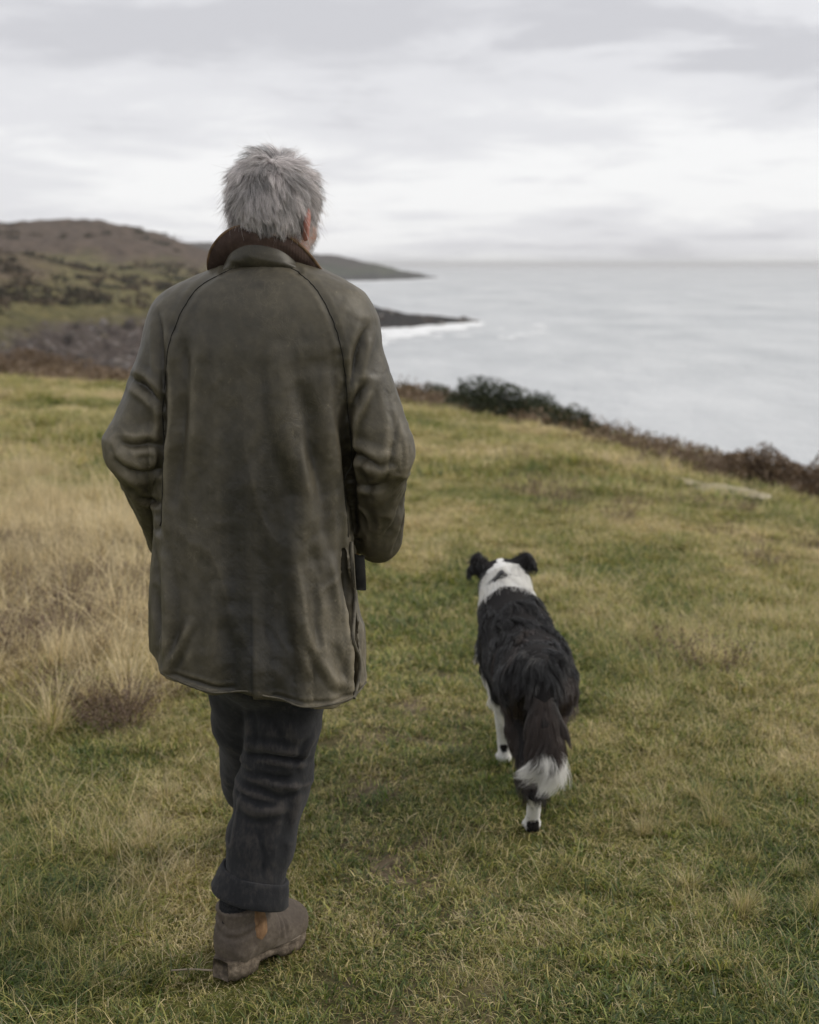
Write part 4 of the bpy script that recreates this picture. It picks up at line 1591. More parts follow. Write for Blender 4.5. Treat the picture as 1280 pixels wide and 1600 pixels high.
# wear: dark wax left in the middle of the back, rubbed pale on edges and elbows, plus painted fold and side light
pxv = px_of(cV)
mid = np.exp(-((pxv - 408) / 62.0) ** 4) * sstep(1.30, 1.0, z_) * (cN[:, 1] < 0.2)
wear_shade = 0.45 - 0.30 * mid * (0.8 + 0.5 * fbm(x_ * 6, z_ * 3, seed=261, oct=3)) + 0.07 * fbm(x_ * 9, z_ * 4, y_ * 9, seed=263, oct=4)
wear_shade += 0.16 * sstep(465, 500, pxv) * sstep(0.95, 0.8, z_) + 0.20 * sstep(0.02, 0.0, lowz) * (fbm(x_ * 40, z_ * 40, seed=265, oct=2) * 0.5 + 0.6)  # lower right skirt painted paler as if lit from the right; hem rubbed
for S, E, W in ((SH_L, EL_L, WR_L), (SH_R, EL_R, WR_R)):
    wear_shade += 0.22 * np.exp(-(np.linalg.norm(cV - E - np.array([0.03 * np.sign(E[0]), -0.05, 0]), axis=1) / 0.09) ** 2)
    wear_shade += 0.12 * np.exp(-(np.linalg.norm(cV - S - np.array([0, 0, 0.06]), axis=1) / 0.09) ** 2)
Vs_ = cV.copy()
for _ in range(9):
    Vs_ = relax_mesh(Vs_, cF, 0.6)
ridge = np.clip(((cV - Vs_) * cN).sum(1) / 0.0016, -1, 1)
wear_shade += np.where(ridge > 0, 0.20, 0.14) * ridge          # rubbed crests, plus fold light and shade painted into the colour
c_me = mesh_np('coat', cV, cF)
set_attr(c_me, 'wear_shade', 'FLOAT', 'POINT', np.clip(wear_shade, 0, 1))
km = Mat('waxed_cotton', 0.5, 0.42)
k_p = km.n.new('ShaderNodeTexCoord').outputs['Object']
k_f = km.math('ADD', km.attr('wear_shade'), km.math('MULTIPLY', km.math('SUBTRACT', km.noise(26, 7, 0.7, k_p), 0.5), 0.42), True)
k_l = km.ramp(km.math('ABSOLUTE', km.math('SUBTRACT', km.noise(11, 4, 0.6, k_p, dist=1.6, stretch=(1, 1, 0.7)), 0.5)), [(0.0, 1.0), (0.018, 0.0)])
k_l2 = km.ramp(km.math('ABSOLUTE', km.math('SUBTRACT', km.noise(27, 4, 0.6, k_p, dist=1.2, loc=(3, 1, 7)), 0.5)), [(0.0, 1.0), (0.025, 0.0)])
k_gate = km.ramp(km.noise(6, 3, 0.6, k_p, loc=(9, 2, 4)), [(0.45, 0.0), (0.65, 1.0)])
k_lines = km.math('MULTIPLY', km.math('MAXIMUM', k_l, k_l2), k_gate)
k_f = km.math('ADD', k_f, km.math('MULTIPLY', k_lines, 0.10), True)
k_f = km.math('ADD', k_f, km.math('MULTIPLY', km.ramp(km.noise(90, 3, 0.6, k_p, stretch=(1, 1, 0.6)), [(0.66, 0.0), (0.76, 1.0)]), 0.16), True)
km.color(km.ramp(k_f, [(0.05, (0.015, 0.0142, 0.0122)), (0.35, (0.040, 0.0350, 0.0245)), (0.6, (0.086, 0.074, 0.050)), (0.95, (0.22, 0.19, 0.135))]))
km.put(km.b.inputs['Roughness'], km.ramp(k_f, [(0.1, 0.40), (0.7, 0.56)]))
k_r = km.math('ABSOLUTE', km.math('SUBTRACT', km.noise(15, 3, 0.55, k_p, dist=1.2), 0.5))
k_r2 = km.math('ABSOLUTE', km.math('SUBTRACT', km.noise(34, 3, 0.55, k_p, dist=0.8), 0.5))
k_b = km.bump(k_r2, 0.002, 0.15, km.bump(k_r, 0.004, 0.2))
km.normal(km.bump(k_lines, 0.0008, 0.3, km.bump(km.noise(60, 6, 0.65, k_p), 0.002, 0.15, k_b)))
coat = new_obj('coat', c_me, man, km.m, label='long olive waxed cotton coat, rubbed pale at the elbows')

dkseam = Mat('seam_thread', 0.8, 0.2)
dkseam.color((0.016, 0.015, 0.013))
# thin tubes along the hem and the vent edge (bound edges of the cloth)
trim = Mat('coat_binding', 0.65, 0.3)
trim.color(trim.ramp(trim.noise(60, 4, 0.6), [(0.35, (0.06, 0.054, 0.042)), (0.65, (0.13, 0.115, 0.085))]))


def snap(p, off=0.0):
    """Nearest point of the coat's back to a traced point (by x and z)."""
    m = (cN[:, 1] < 0.3)
    d = (cV[m, 0] - p[0]) ** 2 + (cV[m, 2] - p[2]) ** 2 + 0.02 * np.maximum(cV[m, 1] - p[1], 0) ** 2 + 0.0005 * cV[m, 1]
    i = np.argmin(d)
    return cV[m][i] + cN[m][i] * off


for pts_ in (STK[0][0], STK[1][0], STK[2][0], [(538, 590), (541, 660), (544, 750), (548, 850)], [(251, 610), (249, 690), (245, 770), (241, 830)]):
    q_ = smooth_poly([M(p[0], p[1], -0.14) for p in pts_], 9)
    q_ = np.array([snap(v, 0.0002) for v in q_])
    q_[1:-1] = (q_[:-2] + q_[1:-1] * 2 + q_[2:]) / 4
    new_obj('seam', mesh_np('seam', *tube_mesh(q_, 0.0011, 5)), coat, dkseam.m)
he = smooth_poly([snap(M(p[0], p[1] - 3, -0.15), 0.0015) for p in HEM[1:-1]], 8)
new_obj('hem_binding', mesh_np('hem_binding', *tube_mesh(he, 0.0019, 6)), coat, trim.m)
ve = smooth_poly([snap(M(p[0], p[1], -0.13), 0.002) for p in ((552, 862), (550, 900), (553, 950), (556, 1000), (561, 1040), (560, 1070), (553, 1094))], 8)
new_obj('vent_binding', mesh_np('vent_binding', *tube_mesh(ve, 0.0042, 6)), coat, trim.m)


def slab(path_l, path_r, th, nrm):
    """A thin strip of cloth between two edge lines, with thickness."""
    a, b = np.asarray(path_l), np.asarray(path_r)
    n = len(a)
    rows = [a + (b - a) * t + nrm * th * math.sin(math.pi * (0.15 + 0.7 * t)) for t in np.linspace(0, 1, 5)]
    low = [a + (b - a) * t - nrm * th * 0.3 for t in np.linspace(1, 0, 5)]
    V = np.concatenate(rows + low)
    F = grid_faces(10, n, True)
    caps = [[k * n for k in range(10)], [k * n + n - 1 for k in range(9, -1, -1)]]
    return mesh_np('slab', V, [F, np.array(caps)])


# pocket flap hanging at the vent
fl = smooth_poly([M(555, 866, -0.07), M(556, 893, -0.075), M(558, 922, -0.07)], 6)
fr = smooth_poly([M(568, 868, -0.06), M(570, 893, -0.062), M(571, 922, -0.058)], 6)
dk = Mat('dark_cotton', 0.9, 0.1)
dk.color(dk.ramp(dk.noise(70, 4, 0.6), [(0.35, (0.010, 0.010, 0.010)), (0.65, (0.02, 0.019, 0.017))]))
new_obj('pocket_flap', slab(fl, fr, 0.006, np.array([0.75, -0.66, 0])), coat, dk.m)

# ---- collar: olive stand, corduroy leaf turned up round the neck, tan edge
zt = M(400, 352, -0.07)[2]
xc = M(417, 400, 0)[0]
xb = M(402, 360, 0)[0]
phi = np.linspace(-R(152), R(152), 121)          # 0 = nape


def ring(xr, yb, yf, z0, z1, zf, xoff=0.0, lean=0.0):
    """Curve round the neck: half-width xr, back at yb, front at yf; heights at nape, side, front."""
    c = np.cos(phi)
    x = xc + xr * np.sin(phi) * (1 - 0.12 * sstep(0, -1, c)) + xoff * np.clip(c, 0, 1)
    y = np.where(c > 0, yb * c, -yf * c)
    z = np.where(c > 0, z1 + (z0 - z1) * np.clip(c, 0, 1) ** 1.3, z1 + (zf - z1) * np.clip(-c, 0, 1)) + lean * np.sin(phi)
    return np.stack([x, y, z], 1)


top = ring(0.116, -0.070, 0.135, zt, zt - 0.096, zt - 0.125, xb - xc, -0.004)
root = ring(0.082, -0.082, 0.110, zt - 0.038, zt - 0.100, zt - 0.14, (xb - xc) * 0.7)
base = ring(0.096, -0.083, 0.115, zt - 0.070, zt - 0.116, zt - 0.155, (xb - xc) * 0.3)


def shell(rows, th, name, mat, parent, smoothn=4, crease=None):
    rows = [np.asarray(r_) for r_ in rows]
    k = len(rows)
    fine = []
    pr = np.stack(rows, 0)
    for j in range(pr.shape[1]):
        fine.append(smooth_poly(pr[:, j], smoothn))
    G = np.stack(fine, 0)                    # (phi, row, 3)
    du = np.gradient(G, axis=0)
    dv = np.gradient(G, axis=1)
    nn = np.cross(du, dv)
    nn /= np.maximum(np.linalg.norm(nn, axis=2, keepdims=True), 1e-9)
    if crease is not None:
        G = G + nn * crease(G)[..., None]
    nu, nv = G.shape[:2]
    A, B = G + nn * th / 2, G - nn * th / 2
    V = np.concatenate([A.reshape(-1, 3), B.reshape(-1, 3)])
    f = grid_faces(nu, nv)
    o = nu * nv
    sides = []
    for i in range(nu - 1):
        for v in (0, nv - 1):
            q = (i * nv + v, (i + 1) * nv + v, o + (i + 1) * nv + v, o + i * nv + v)
            sides.append(q if v == 0 else q[::-1])
    for j in range(nv - 1):
        for u in (0, nu - 1):
            q = (u * nv + j, u * nv + j + 1, o + u * nv + j + 1, o + u * nv + j)
            sides.append(q if u else q[::-1])
    return new_obj(name, mesh_np(name, V, [f, f[:, ::-1] + o, np.array(sides)]), parent, mat)


stand_mid = (root + base) / 2 + np.array([0, -0.004, -0.002])
st_o = shell([base + np.array([0, 0.010, -0.014]), base, stand_mid, root + np.array([0, -0.001, 0.004])], 0.004, 'collar_stand', km.m, coat, 5,
             lambda G: 0.0022 * vnoise(G[..., 0] * 18, G[..., 2] * 90 + G[..., 0] * 20, seed=271))
set_attr(st_o.data, 'wear_shade', 'FLOAT', 'POINT', np.full(len(st_o.data.vertices), 0.40))
cord = Mat('corduroy', 0.85, 0.2)
cc = cord.n.new('ShaderNodeTexCoord').outputs['Object']
cord.color(cord.mix(0.55, cord.ramp(cord.noise(45, 5, 0.65, cc), [(0.3, (0.026, 0.016, 0.013)), (0.5, (0.055, 0.036, 0.029)), (0.75, (0.14, 0.095, 0.075))]),
                    cord.ramp(cord.noise(9, 3, 0.6, cc), [(0.35, (0.03, 0.02, 0.017)), (0.7, (0.085, 0.054, 0.043))])))
wv_ = cord.n.new('ShaderNodeTexWave')
wv_.inputs['Scale'].default_value = 110
cord.l.new(cc, wv_.inputs['Vector'])
cord.normal(cord.bump(wv_.outputs['Fac'], 0.0012, 0.5, cord.bump(cord.noise(70, 4, 0.6, cc), 0.003, 0.5)))
mid1 = root * 0.62 + top * 0.38 + np.array([0, -0.006, 0.002])
mid2 = root * 0.25 + top * 0.75 + np.array([0, -0.004, 0.0])
coll = shell([root, mid1, mid2, top], 0.005, 'collar', cord.m, coat, 6, lambda G: 0.002 * vnoise(G[..., 0] * 22, G[..., 2] * 22, seed=273))
edge = Mat('tan_edge', 0.75, 0.25)
edge.color(edge.ramp(edge.noise(55, 4, 0.6), [(0.3, (0.07, 0.042, 0.025)), (0.7, (0.20, 0.125, 0.068))]))
new_obj('collar_edge', mesh_np('collar_edge', *tube_mesh(top + np.array([0, 0, 0.001]), 0.0034, 6)), coat, edge.m)

# ---- body: one continuous figure under the clothes, with head, ears, face and hands
HC = M(428, 323, 0.0)                                   # centre of the skull
YAW, TILT = R(-24), R(14)
cy_, sy_, ct, st_ = math.cos(YAW), math.sin(YAW), math.cos(TILT), math.sin(TILT)
RH = np.array([[cy_, -sy_, 0], [sy_, cy_, 0], [0, 0, 1]]) @ np.array([[1, 0, 0], [0, ct, st_], [0, -st_, ct]])
H = lambda x, y, z: HC + RH @ np.array([x, y, z])       # head space: x right, y to the face, z up
bf = Field((-0.30, -0.30, 0.02), (0.36, 1.0, 1.80), 0.0055)
NK = M(424, 415, 0.035)
bf.chain([M(420, 620, 0.01), M(420, 500, 0.0), NK], [0.10, 0.095, 0.052], 0.04)
bf.cone(M(350, 500, 0.0), M(490, 500, 0.0), 0.06, 0.06, 0.05)
bf.cone(M(415, 640, 0.01), M(412, 900, 0.01), 0.10, 0.095, 0.05)
bf.cone(NK, H(0, -0.008, -0.07), 0.050, 0.053, 0.025)
bf.ell(HC, (0.074, 0.094, 0.092), 0.02, RH)             # skull
bf.ell(H(0, 0.045, -0.045), (0.060, 0.055, 0.075), 0.03, RH)   # face
bf.cone(H(-0.035, 0.03, -0.085), H(0.035, 0.03, -0.085), 0.028, 0.028, 0.03)
bf.cone(H(0, 0.06, -0.105), H(0, 0.085, -0.10), 0.026, 0.018, 0.02)        # chin
bf.cone(H(0, 0.095, -0.005), H(0, 0.118, -0.045), 0.010, 0.014, 0.014)     # nose
bf.cone(H(-0.035, 0.088, 0.012), H(0.035, 0.088, 0.012), 0.011, 0.011, 0.014)   # brow
for s in (-1, 1):
    bf.ell(H(s * 0.032, 0.102, -0.005), (0.014, 0.010, 0.009), 0.006, RH, 'cut')
    bf.ell(H(s * 0.040, 0.070, -0.040), (0.022, 0.02, 0.02), 0.02, RH)
    # ear: rim, shell hollow, lobe
    RE = RH @ np.array([[math.cos(s * 0.45), -math.sin(s * 0.45), 0], [math.sin(s * 0.45), math.cos(s * 0.45), 0], [0, 0, 1]])
    bf.ell(H(s * 0.080, -0.002, -0.032), (0.008, 0.018, 0.031), 0.006, RE)
    bf.ell(H(s * 0.090, 0.010, -0.030), (0.006, 0.011, 0.020), 0.004, RE, 'cut')
    bf.ell(H(s * 0.076, 0.006, -0.060), (0.008, 0.010, 0.012), 0.006, RE)
bf.cone(H(-0.020, 0.098, -0.070), H(0.020, 0.098, -0.070), 0.006, 0.006, 0.006)
bf.ell(H(0, 0.106, -0.074), (0.022, 0.006, 0.0025), 0.003, RH, 'cut')
for S, E, W in ((SH_L, EL_L, WR_L), (SH_R, EL_R, WR_R)):
    bf.chain([S, E, W], [0.052, 0.042, 0.030], 0.03)
    f = W - E
    f = f / np.linalg.norm(f)
    sgn = np.sign(E[0])
    hd = f * 0.25 + np.array([-0.95 * sgn, 0.45, -0.25])
    hd /= np.linalg.norm(hd)
    sd = np.cross(hd, [0, 0, 1.0])
    sd /= np.linalg.norm(sd)
    up = np.cross(sd, hd)
    pm = W + hd * 0.06
    bf.cone(W, pm, 0.028, 0.030, 0.02)
    for q, L in zip((-1.5, -0.5, 0.5, 1.5), (0.060, 0.075, 0.080, 0.070)):
        k0 = pm + up * q * 0.019 + hd * 0.02
        k1 = k0 + hd * L * 0.5
        k2 = k1 + (hd * 0.8 + sd * sgn * 0.5) * L * 0.5
        bf.chain([k0, k1, k2], [0.0095, 0.009, 0.0075], 0.004)
    bf.chain([W + hd * 0.02 + up * 0.02, W + hd * 0.055 + up * 0.052, W + hd * 0.095 + up * 0.056], [0.013, 0.011, 0.009], 0.006)
# legs: right one planted towards the camera, left one striding ahead
HIP_R, KN_R, AN_R = M(452, 1050, 0.02), M(424, 1235, 0.045), M(378, 1420, 0.012)
HIP_L, KN_L, AN_L = M(380, 1050, 0.03), M(398, 1218, 0.30), M(398, 1262, 0.66)
FOOT_L_Z = 0.10
AN_L[2] = FOOT_L_Z + 0.03
YAW_R = 34
heel_r = P(347, 1541, 2.875) - MAN0
heel_r[2] = float(ground_z(*(heel_r[:2] + MAN0[:2]))) + 0.016
heel_l = AN_L + np.array([0.0, -0.05, 0])
heel_l[2] = float(ground_z(*(heel_l[:2] + MAN0[:2]))) + 0.006
TOE = np.array([math.sin(R(YAW_R)), math.cos(R(YAW_R)), 0.0])
TOE_L = np.array([math.sin(R(4)), math.cos(R(4)), 0.0])
UP = np.array([0, 0, 1.0])
AN_R = heel_r + TOE * 0.050 + UP * 0.15
AN_L = heel_l + TOE_L * 0.050 + UP * 0.15
bf.chain([HIP_R, KN_R, AN_R], [0.066, 0.050, 0.027], 0.03)
bf.chain([HIP_L, KN_L, AN_L], [0.066, 0.050, 0.027], 0.03)
bf.cone(M(412, 930, 0.01), M(415, 1020, 0.02), 0.095, 0.085, 0.03)
for hl_, td in ((heel_r, TOE), (heel_l, TOE_L)):
    bf.chain([hl_ + td * 0.05 + UP * 0.15, hl_ + td * 0.05 + UP * 0.075, hl_ + td * 0.16 + UP * 0.055], [0.027, 0.026, 0.024], 0.01)
bV, bF = bf.mesh(relax=1)
rel = (bV - HC) @ RH
bc = np.tile(np.array([0.42, 0.235, 0.17]), (len(bV), 1))
bc *= (1 + 0.08 * fbm(bV[:, 0] * 40, bV[:, 1] * 40, bV[:, 2] * 40, seed=281, oct=2))[:, None]
ear = sstep(0.070, 0.082, np.abs(rel[:, 0])) * sstep(0.05, 0.035, np.abs(rel[:, 2] + 0.034)) * sstep(0.045, 0.03, np.abs(rel[:, 1]))
bc = bc * (1 - ear)[:, None] + np.array([0.36, 0.155, 0.12]) * ear[:, None]
scalp = sstep(0.045, 0.015, rel[:, 1] - 0.5 * rel[:, 2]) * sstep(-0.075, -0.055, rel[:, 2]) * (1 - ear)
bc = bc * (1 - scalp)[:, None] + np.array([0.30, 0.28, 0.27]) * scalp[:, None]
b_me = mesh_np('body', bV, bF)
set_attr(b_me, 'col', 'FLOAT_COLOR', 'POINT', rgba(bc))
skin = Mat('skin', 0.55, 0.4)
skin.color(skin.attr('col', 'Color'))
skin.b.inputs['Subsurface Weight'].default_value = 0.25
skin.b.inputs['Subsurface Radius'].default_value = (1.0, 0.35, 0.2)
skin.b.inputs['Subsurface Scale'].default_value = 0.008
body = new_obj('body', b_me, man, skin.m)
eyem = Mat('eye', 0.15, 0.5)
eyem.color((0.6, 0.58, 0.55))
for s in (-1, 1):
    Vs = []
    u = np.linspace(0, math.pi, 9)
    v = np.linspace(0, 2 * math.pi, 13)[:-1]
    U_, V_ = np.meshgrid(u, v, indexing='ij')
    Vs = np.stack([np.sin(U_) * np.cos(V_), np.sin(U_) * np.sin(V_), np.cos(U_)], -1).reshape(-1, 3) * 0.0115 + H(s * 0.032, 0.090, -0.005)
    Fs = np.concatenate([[(i * 12 + j, i * 12 + (j + 1) % 12, (i + 1) * 12 + (j + 1) % 12, (i + 1) * 12 + j)] for i in range(8) for j in range(12)])
    new_obj('eye', mesh_np('eye', Vs, Fs[:, ::-1]), man, eyem.m)

# ---- hair
rngh = np.random.default_rng(77)


def scalp_points(n):
    d = rngh.normal(0, 1, (n * 5, 3))
    d /= np.linalg.norm(d, axis=1, keepdims=True)
    p = d * np.array([0.074, 0.094, 0.092])
    low = np.interp(p[:, 1], [-0.094, -0.05, 0.0, 0.03], [-0.066, -0.064, -0.034, -0.004]) + 0.010 * sstep(0, 0.05, p[:, 0]) * (p[:, 1] < -0.03)
    ok = (p[:, 2] > low) & (p[:, 1] < 0.05 + 0.25 * p[:, 2]) & ~((np.abs(p[:, 0]) > 0.065) & (p[:, 2] < -0.022) & (np.abs(p[:, 1] + 0.002) < 0.016))
    return p[ok][:n]


def hair_flow(p):
    nrm = p / np.array([0.074, 0.094, 0.092]) ** 2
    nrm /= np.linalg.norm(nrm, axis=1, keepdims=True)
    crown = np.array([0.012, -0.045, 0.086])
    away = p - crown
    away -= nrm * np.sum(away * nrm, 1, keepdims=True)
    away /= np.maximum(np.linalg.norm(away, axis=1, keepdims=True), 1e-6)
    swirl = np.cross(nrm, away)
    topk = sstep(0.02, 0.08, p[:, 2])
    t = away + swirl * 0.55 + np.array([-0.30, 0, -0.15])
    t += np.stack([vnoise(p[:, 0] * 35, p[:, 1] * 35, p[:, 2] * 35, seed=s) for s in (301, 302, 303)], 1) * 1.0
    t -= nrm * np.sum(t * nrm, 1, keepdims=True)
    t /= np.maximum(np.linalg.norm(t, axis=1, keepdims=True), 1e-6)
    lift = 0.33 + 0.45 * topk + 0.25 * vnoise(p[:, 0] * 30, p[:, 1] * 30, p[:, 2] * 30, seed=305)
    return nrm, t, lift, topk


def strands(p, L, lift_mul=1.0, k=7, jit=0.15):
    n, t, lift, topk = hair_flow(p)
    lift = (lift * lift_mul)[:, None]
    pts = [p * 0.99]
    cur = p * 0.99
    dirn = t + n * lift * 1.6
    curlv = rngh.normal(0, jit, p.shape)
    for i in range(1, k):
        f = i / (k - 1)
        d = dirn * (1 - f) + (t * 1.0 + n * lift * 0.2) * f + curlv * f + np.array([0, 0, -0.55]) * f * (1 - 0.6 * topk)[:, None]
        d /= np.linalg.norm(d, axis=1, keepdims=True)
        cur = cur + d * (L / (k - 1))[:, None]
        e = np.sqrt(((cur / np.array([0.077, 0.097, 0.095])) ** 2).sum(1, keepdims=True))
        cur = np.where(e < 1, cur / e, cur)
        pts.append(cur)
    return np.stack(pts, 1)


NCL = 900
cp = scalp_points(NCL)
cl_len = np.interp(cp[:, 2], [-0.08, -0.03, 0.04, 0.09], [0.022, 0.034, 0.042, 0.047]) * (0.75 + 0.6 * rngh.random(len(cp)))
cpaths = strands(cp, cl_len, 1.0, 7, 0.42)
hp = scalp_points(30000)
d2 = ((hp[:, None, :] - cp[None]) ** 2).sum(2)
near_i = np.argmin(d2 + rngh.random(d2.shape) * 2e-5, axis=1)
hl = cl_len[near_i] * (0.75 + 0.4 * rngh.random(len(hp)))
hs = strands(hp, hl, 1.0, 7, 0.12)
w = (np.linspace(0, 1, 7) ** 1.2 * 0.48)[None, :, None]
hs = hs * (1 - w) + (cpaths[near_i] + (hp - cp[near_i])[:, None] * 0.25) * w
# wispy fly-aways
fly = scalp_points(1300)
fly = fly[fly[:, 2] > -0.03]
fs = strands(fly, 0.045 + 0.03 * rngh.random(len(fly)), 1.25, 7, 0.45)
hs = np.concatenate([hs, fs])
hcol = np.interp(rngh.random(len(hs)), [0, 0.25, 0.7, 1], [0.16, 0.66, 0.94, 0.99])
tone = np.concatenate([0.82 + 0.5 * vnoise(cp[near_i, 0] * 60, cp[near_i, 1] * 60, cp[near_i, 2] * 60, seed=307), np.ones(len(fs))])
hcol = np.clip(hcol * tone, 0.12, 0.96)
hcolor = hcol[:, None] * np.array([1.0, 0.95, 0.945])
hs_w = hs @ RH.T + HC
curves_obj('hair', hs_w, np.interp(np.linspace(0, 1, 7), [0, 0.6, 1], [0.00017, 0.00016, 0.00005]), hcolor, man, hair_mat('grey_hair', 0.42, 0.4, 0.6))
# stubble on cheek and jaw
sp, sn = sample_mesh(bV, bF, 2600, lambda c: (lambda r_: ((r_[:, 1] > 0.012) & (r_[:, 2] < -0.03) & (r_[:, 2] > -0.14) & (np.abs(r_[:, 0]) > 0.02)).astype(float))((c - HC) @ RH), rngh)
sd_ = sn * 0.7 + np.array([0, 0, -0.6]) + rngh.normal(0, 0.25, sn.shape)
sd_ /= np.linalg.norm(sd_, axis=1, keepdims=True)
sl = (0.006 + 0.006 * rngh.random(len(sp)))[:, None]
curves_obj('beard', np.stack([sp, sp + sd_ * sl * 0.5, sp + sd_ * sl + np.array([0, 0, -0.002])], 1), np.array([0.00018, 0.00016, 0.00006]),
           np.full((len(sp), 3), 0.55) * (0.7 + 0.5 * rngh.random((len(sp), 1))), man, hair_mat('grey_beard', 0.5, 0.3, 0.2))

# ---- trousers
tf = Field((-0.25, -0.22, 0.10), (0.28, 0.86, 0.98), 0.005)
tf.cone(M(412, 900, 0.0), M(414, 1010, 0.01), 0.13, 0.135, 0.03)
tf.chain([M(454, 1040, 0.02), M(442, 1130, 0.03), M(427, 1235, 0.045), M(409, 1310, 0.03), M(391, 1395, 0.0)], [0.090, 0.080, 0.077, 0.068, 0.058], 0.02)
lt = AN_L + np.array([0, -0.01, 0.04])
tf.chain([M(386, 1040, 0.03), M(389, 1120, 0.13), KN_L + np.array([0, 0, 0]), (KN_L + lt) / 2, lt], [0.088, 0.080, 0.074, 0.070, 0.068], 0.015)
# open lower ends
for A, d in ((M(393, 1395, 0.0), M(393, 1395, 0.0) - M(410, 1310, 0.03)), (lt, lt - KN_L)):
    d = d / np.linalg.norm(d)

    def capfn(X, Y, Z, A=A, d=d):
        u = (X - A[0]) * d[0] + (Y - A[1]) * d[1] + (Z - A[2]) * d[2]
        return np.maximum(-u, np.sqrt((X - A[0]) ** 2 + (Y - A[1]) ** 2 + (Z - A[2]) ** 2) - 0.12).astype(np.float32)
    tf.put(capfn, A - 0.12, A + 0.12, 0.0, 'cut')
tV, tF = tf.mesh(relax=2)
tN = vnormals(tV, tF)
x_, y_, z_ = tV.T
tD = 0.0030 * fbm(x_ * 12, z_ * 9, y_ * 12, seed=311, oct=3)
kn = np.exp(-((z_ - KN_R[2]) / 0.11) ** 2)
tD += (0.0015 + 0.0045 * kn) * (1 - 2.0 * np.abs(vnoise(x_ * 7, z_ * 22 + x_ * 8, y_ * 7, seed=313)))
tD += 0.0045 * sstep(0.36, 0.22, z_) * (1 - 2 * np.abs(vnoise(x_ * 8 + 4, z_ * 15 - x_ * 12, y_ * 8, seed=317)))
tV = tV + tN * tD[:, None]
TS = [([(383, 1190), (420, 1186), (455, 1192), (480, 1200)], 5, 7, 'valley'), ([(382, 1176), (420, 1170), (470, 1182)], 7, 5, 'fold'),
      ([(378, 1214), (420, 1222), (462, 1218)], 6, 5, 'valley'), ([(372, 1230), (410, 1228), (440, 1240), (470, 1232)], 7, 5, 'fold'),
      ([(364, 1252), (395, 1258), (425, 1264)], 5, 5, 'valley'), ([(362, 1268), (400, 1276), (440, 1272)], 7, 4, 'fold'),
      ([(470, 1205), (478, 1180), (488, 1165)], 5, 6, 'fold'), ([(452, 1220), (462, 1260), (452, 1320), (446, 1370)], 7, 4, 'fold'),
      ([(383, 1110), (386, 1160), (380, 1200)], 6, 5, 'fold'), ([(420, 1120), (440, 1150), (450, 1180)], 9, 4, 'valley'),
      ([(352, 1330), (358, 1290), (366, 1255)], 3, 2.2, 'seam'), ([(400, 1300), (412, 1340), (408, 1372)], 9, 4, 'valley')]
TS = [(a, w * 1.2, amp * 1.25, k) for a, w, amp, k in TS]
tV = strokes_px(tV, tN, TS, tN[:, 1] < 0.3, -0.06)
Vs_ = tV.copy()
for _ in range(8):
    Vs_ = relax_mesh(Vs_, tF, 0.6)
t_ridge = np.clip(((tV - Vs_) * vnormals(tV, tF)).sum(1) / 0.0016, -1, 1)  # faded crests, darker creases: fold light and shade put into the cloth colour
t_me = mesh_np('trousers', tV, tF)
set_attr(t_me, 'wear_shade', 'FLOAT', 'POINT', t_ridge)
tm_ = Mat('moleskin', 0.9, 0.15)
t_p = tm_.n.new('ShaderNodeTexCoord').outputs['Object']
t_f = tm_.math('ADD', tm_.math('MULTIPLY', tm_.noise(14, 6, 0.65, t_p), 0.6), tm_.math('MULTIPLY', tm_.noise(130, 4, 0.6, t_p, stretch=(1, 1, 0.35)), 0.4))
t_f = tm_.math('ADD', t_f, tm_.math('MULTIPLY', tm_.attr('wear_shade'), 0.16))
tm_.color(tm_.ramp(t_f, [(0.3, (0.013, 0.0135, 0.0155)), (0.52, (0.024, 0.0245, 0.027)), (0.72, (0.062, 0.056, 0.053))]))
tm_.b.inputs['Sheen Weight'].default_value = 0.08
tm_.b.inputs['Sheen Roughness'].default_value = 0.5
tm_.normal(tm_.bump(tm_.noise(420, 3, 0.6, t_p), 0.0012, 0.4, tm_.bump(tm_.noise(45, 5, 0.6, t_p), 0.004, 0.4)))
trousers = new_obj('trousers', t_me, man, tm_.m, label='dark navy trousers with the bottoms turned up')


def cuff(center, axis, side, r0, r1, h, seed):
    """A turned-up trouser bottom: a double band standing a little proud of the leg."""
    ax_ = np.asarray(axis) / np.linalg.norm(axis)
    sx = side - ax_ * (side @ ax_)
    sx = sx / np.linalg.norm(sx)
    sy = np.cross(ax_, sx)
    a = np.linspace(0, 2 * np.pi, 64, endpoint=False)
    prof = [(0.0, r0 - 0.006), (0.002, r0 - 0.001), (0.008, r0), (h * 0.35, (r0 * 0.6 + r1 * 0.4)), (h * 0.7, r0 * 0.3 + r1 * 0.7), (h - 0.006, r1), (h - 0.001, r1 - 0.002), (h, r1 - 0.006), (h - 0.006, r1 - 0.010), (h * 0.5, r1 - 0.014), (0.01, r0 - 0.016)]
    V = []
    for t, rd in prof:
        k = 1 + 0.05 * np.sin(2 * a + 0.6) + 0.025 * vnoise(np.cos(a) * 2 + seed, np.sin(a) * 2, np.full(64, t * 20), seed=seed)
        V.append(center + ax_ * (t + 0.004 * np.sin(a * 2 + seed))[:, None] + (rd * k * np.cos(a))[:, None] * sx + (rd * k * np.sin(a))[:, None] * sy * 0.95)
    F = []
    n = len(prof)
    for i in range(n):
        for j in range(64):
            F.append((i * 64 + j, i * 64 + (j + 1) % 64, ((i + 1) % n) * 64 + (j + 1) % 64, ((i + 1) % n) * 64 + j))
    return mesh_np('cuff', np.concatenate(V), np.array(F))


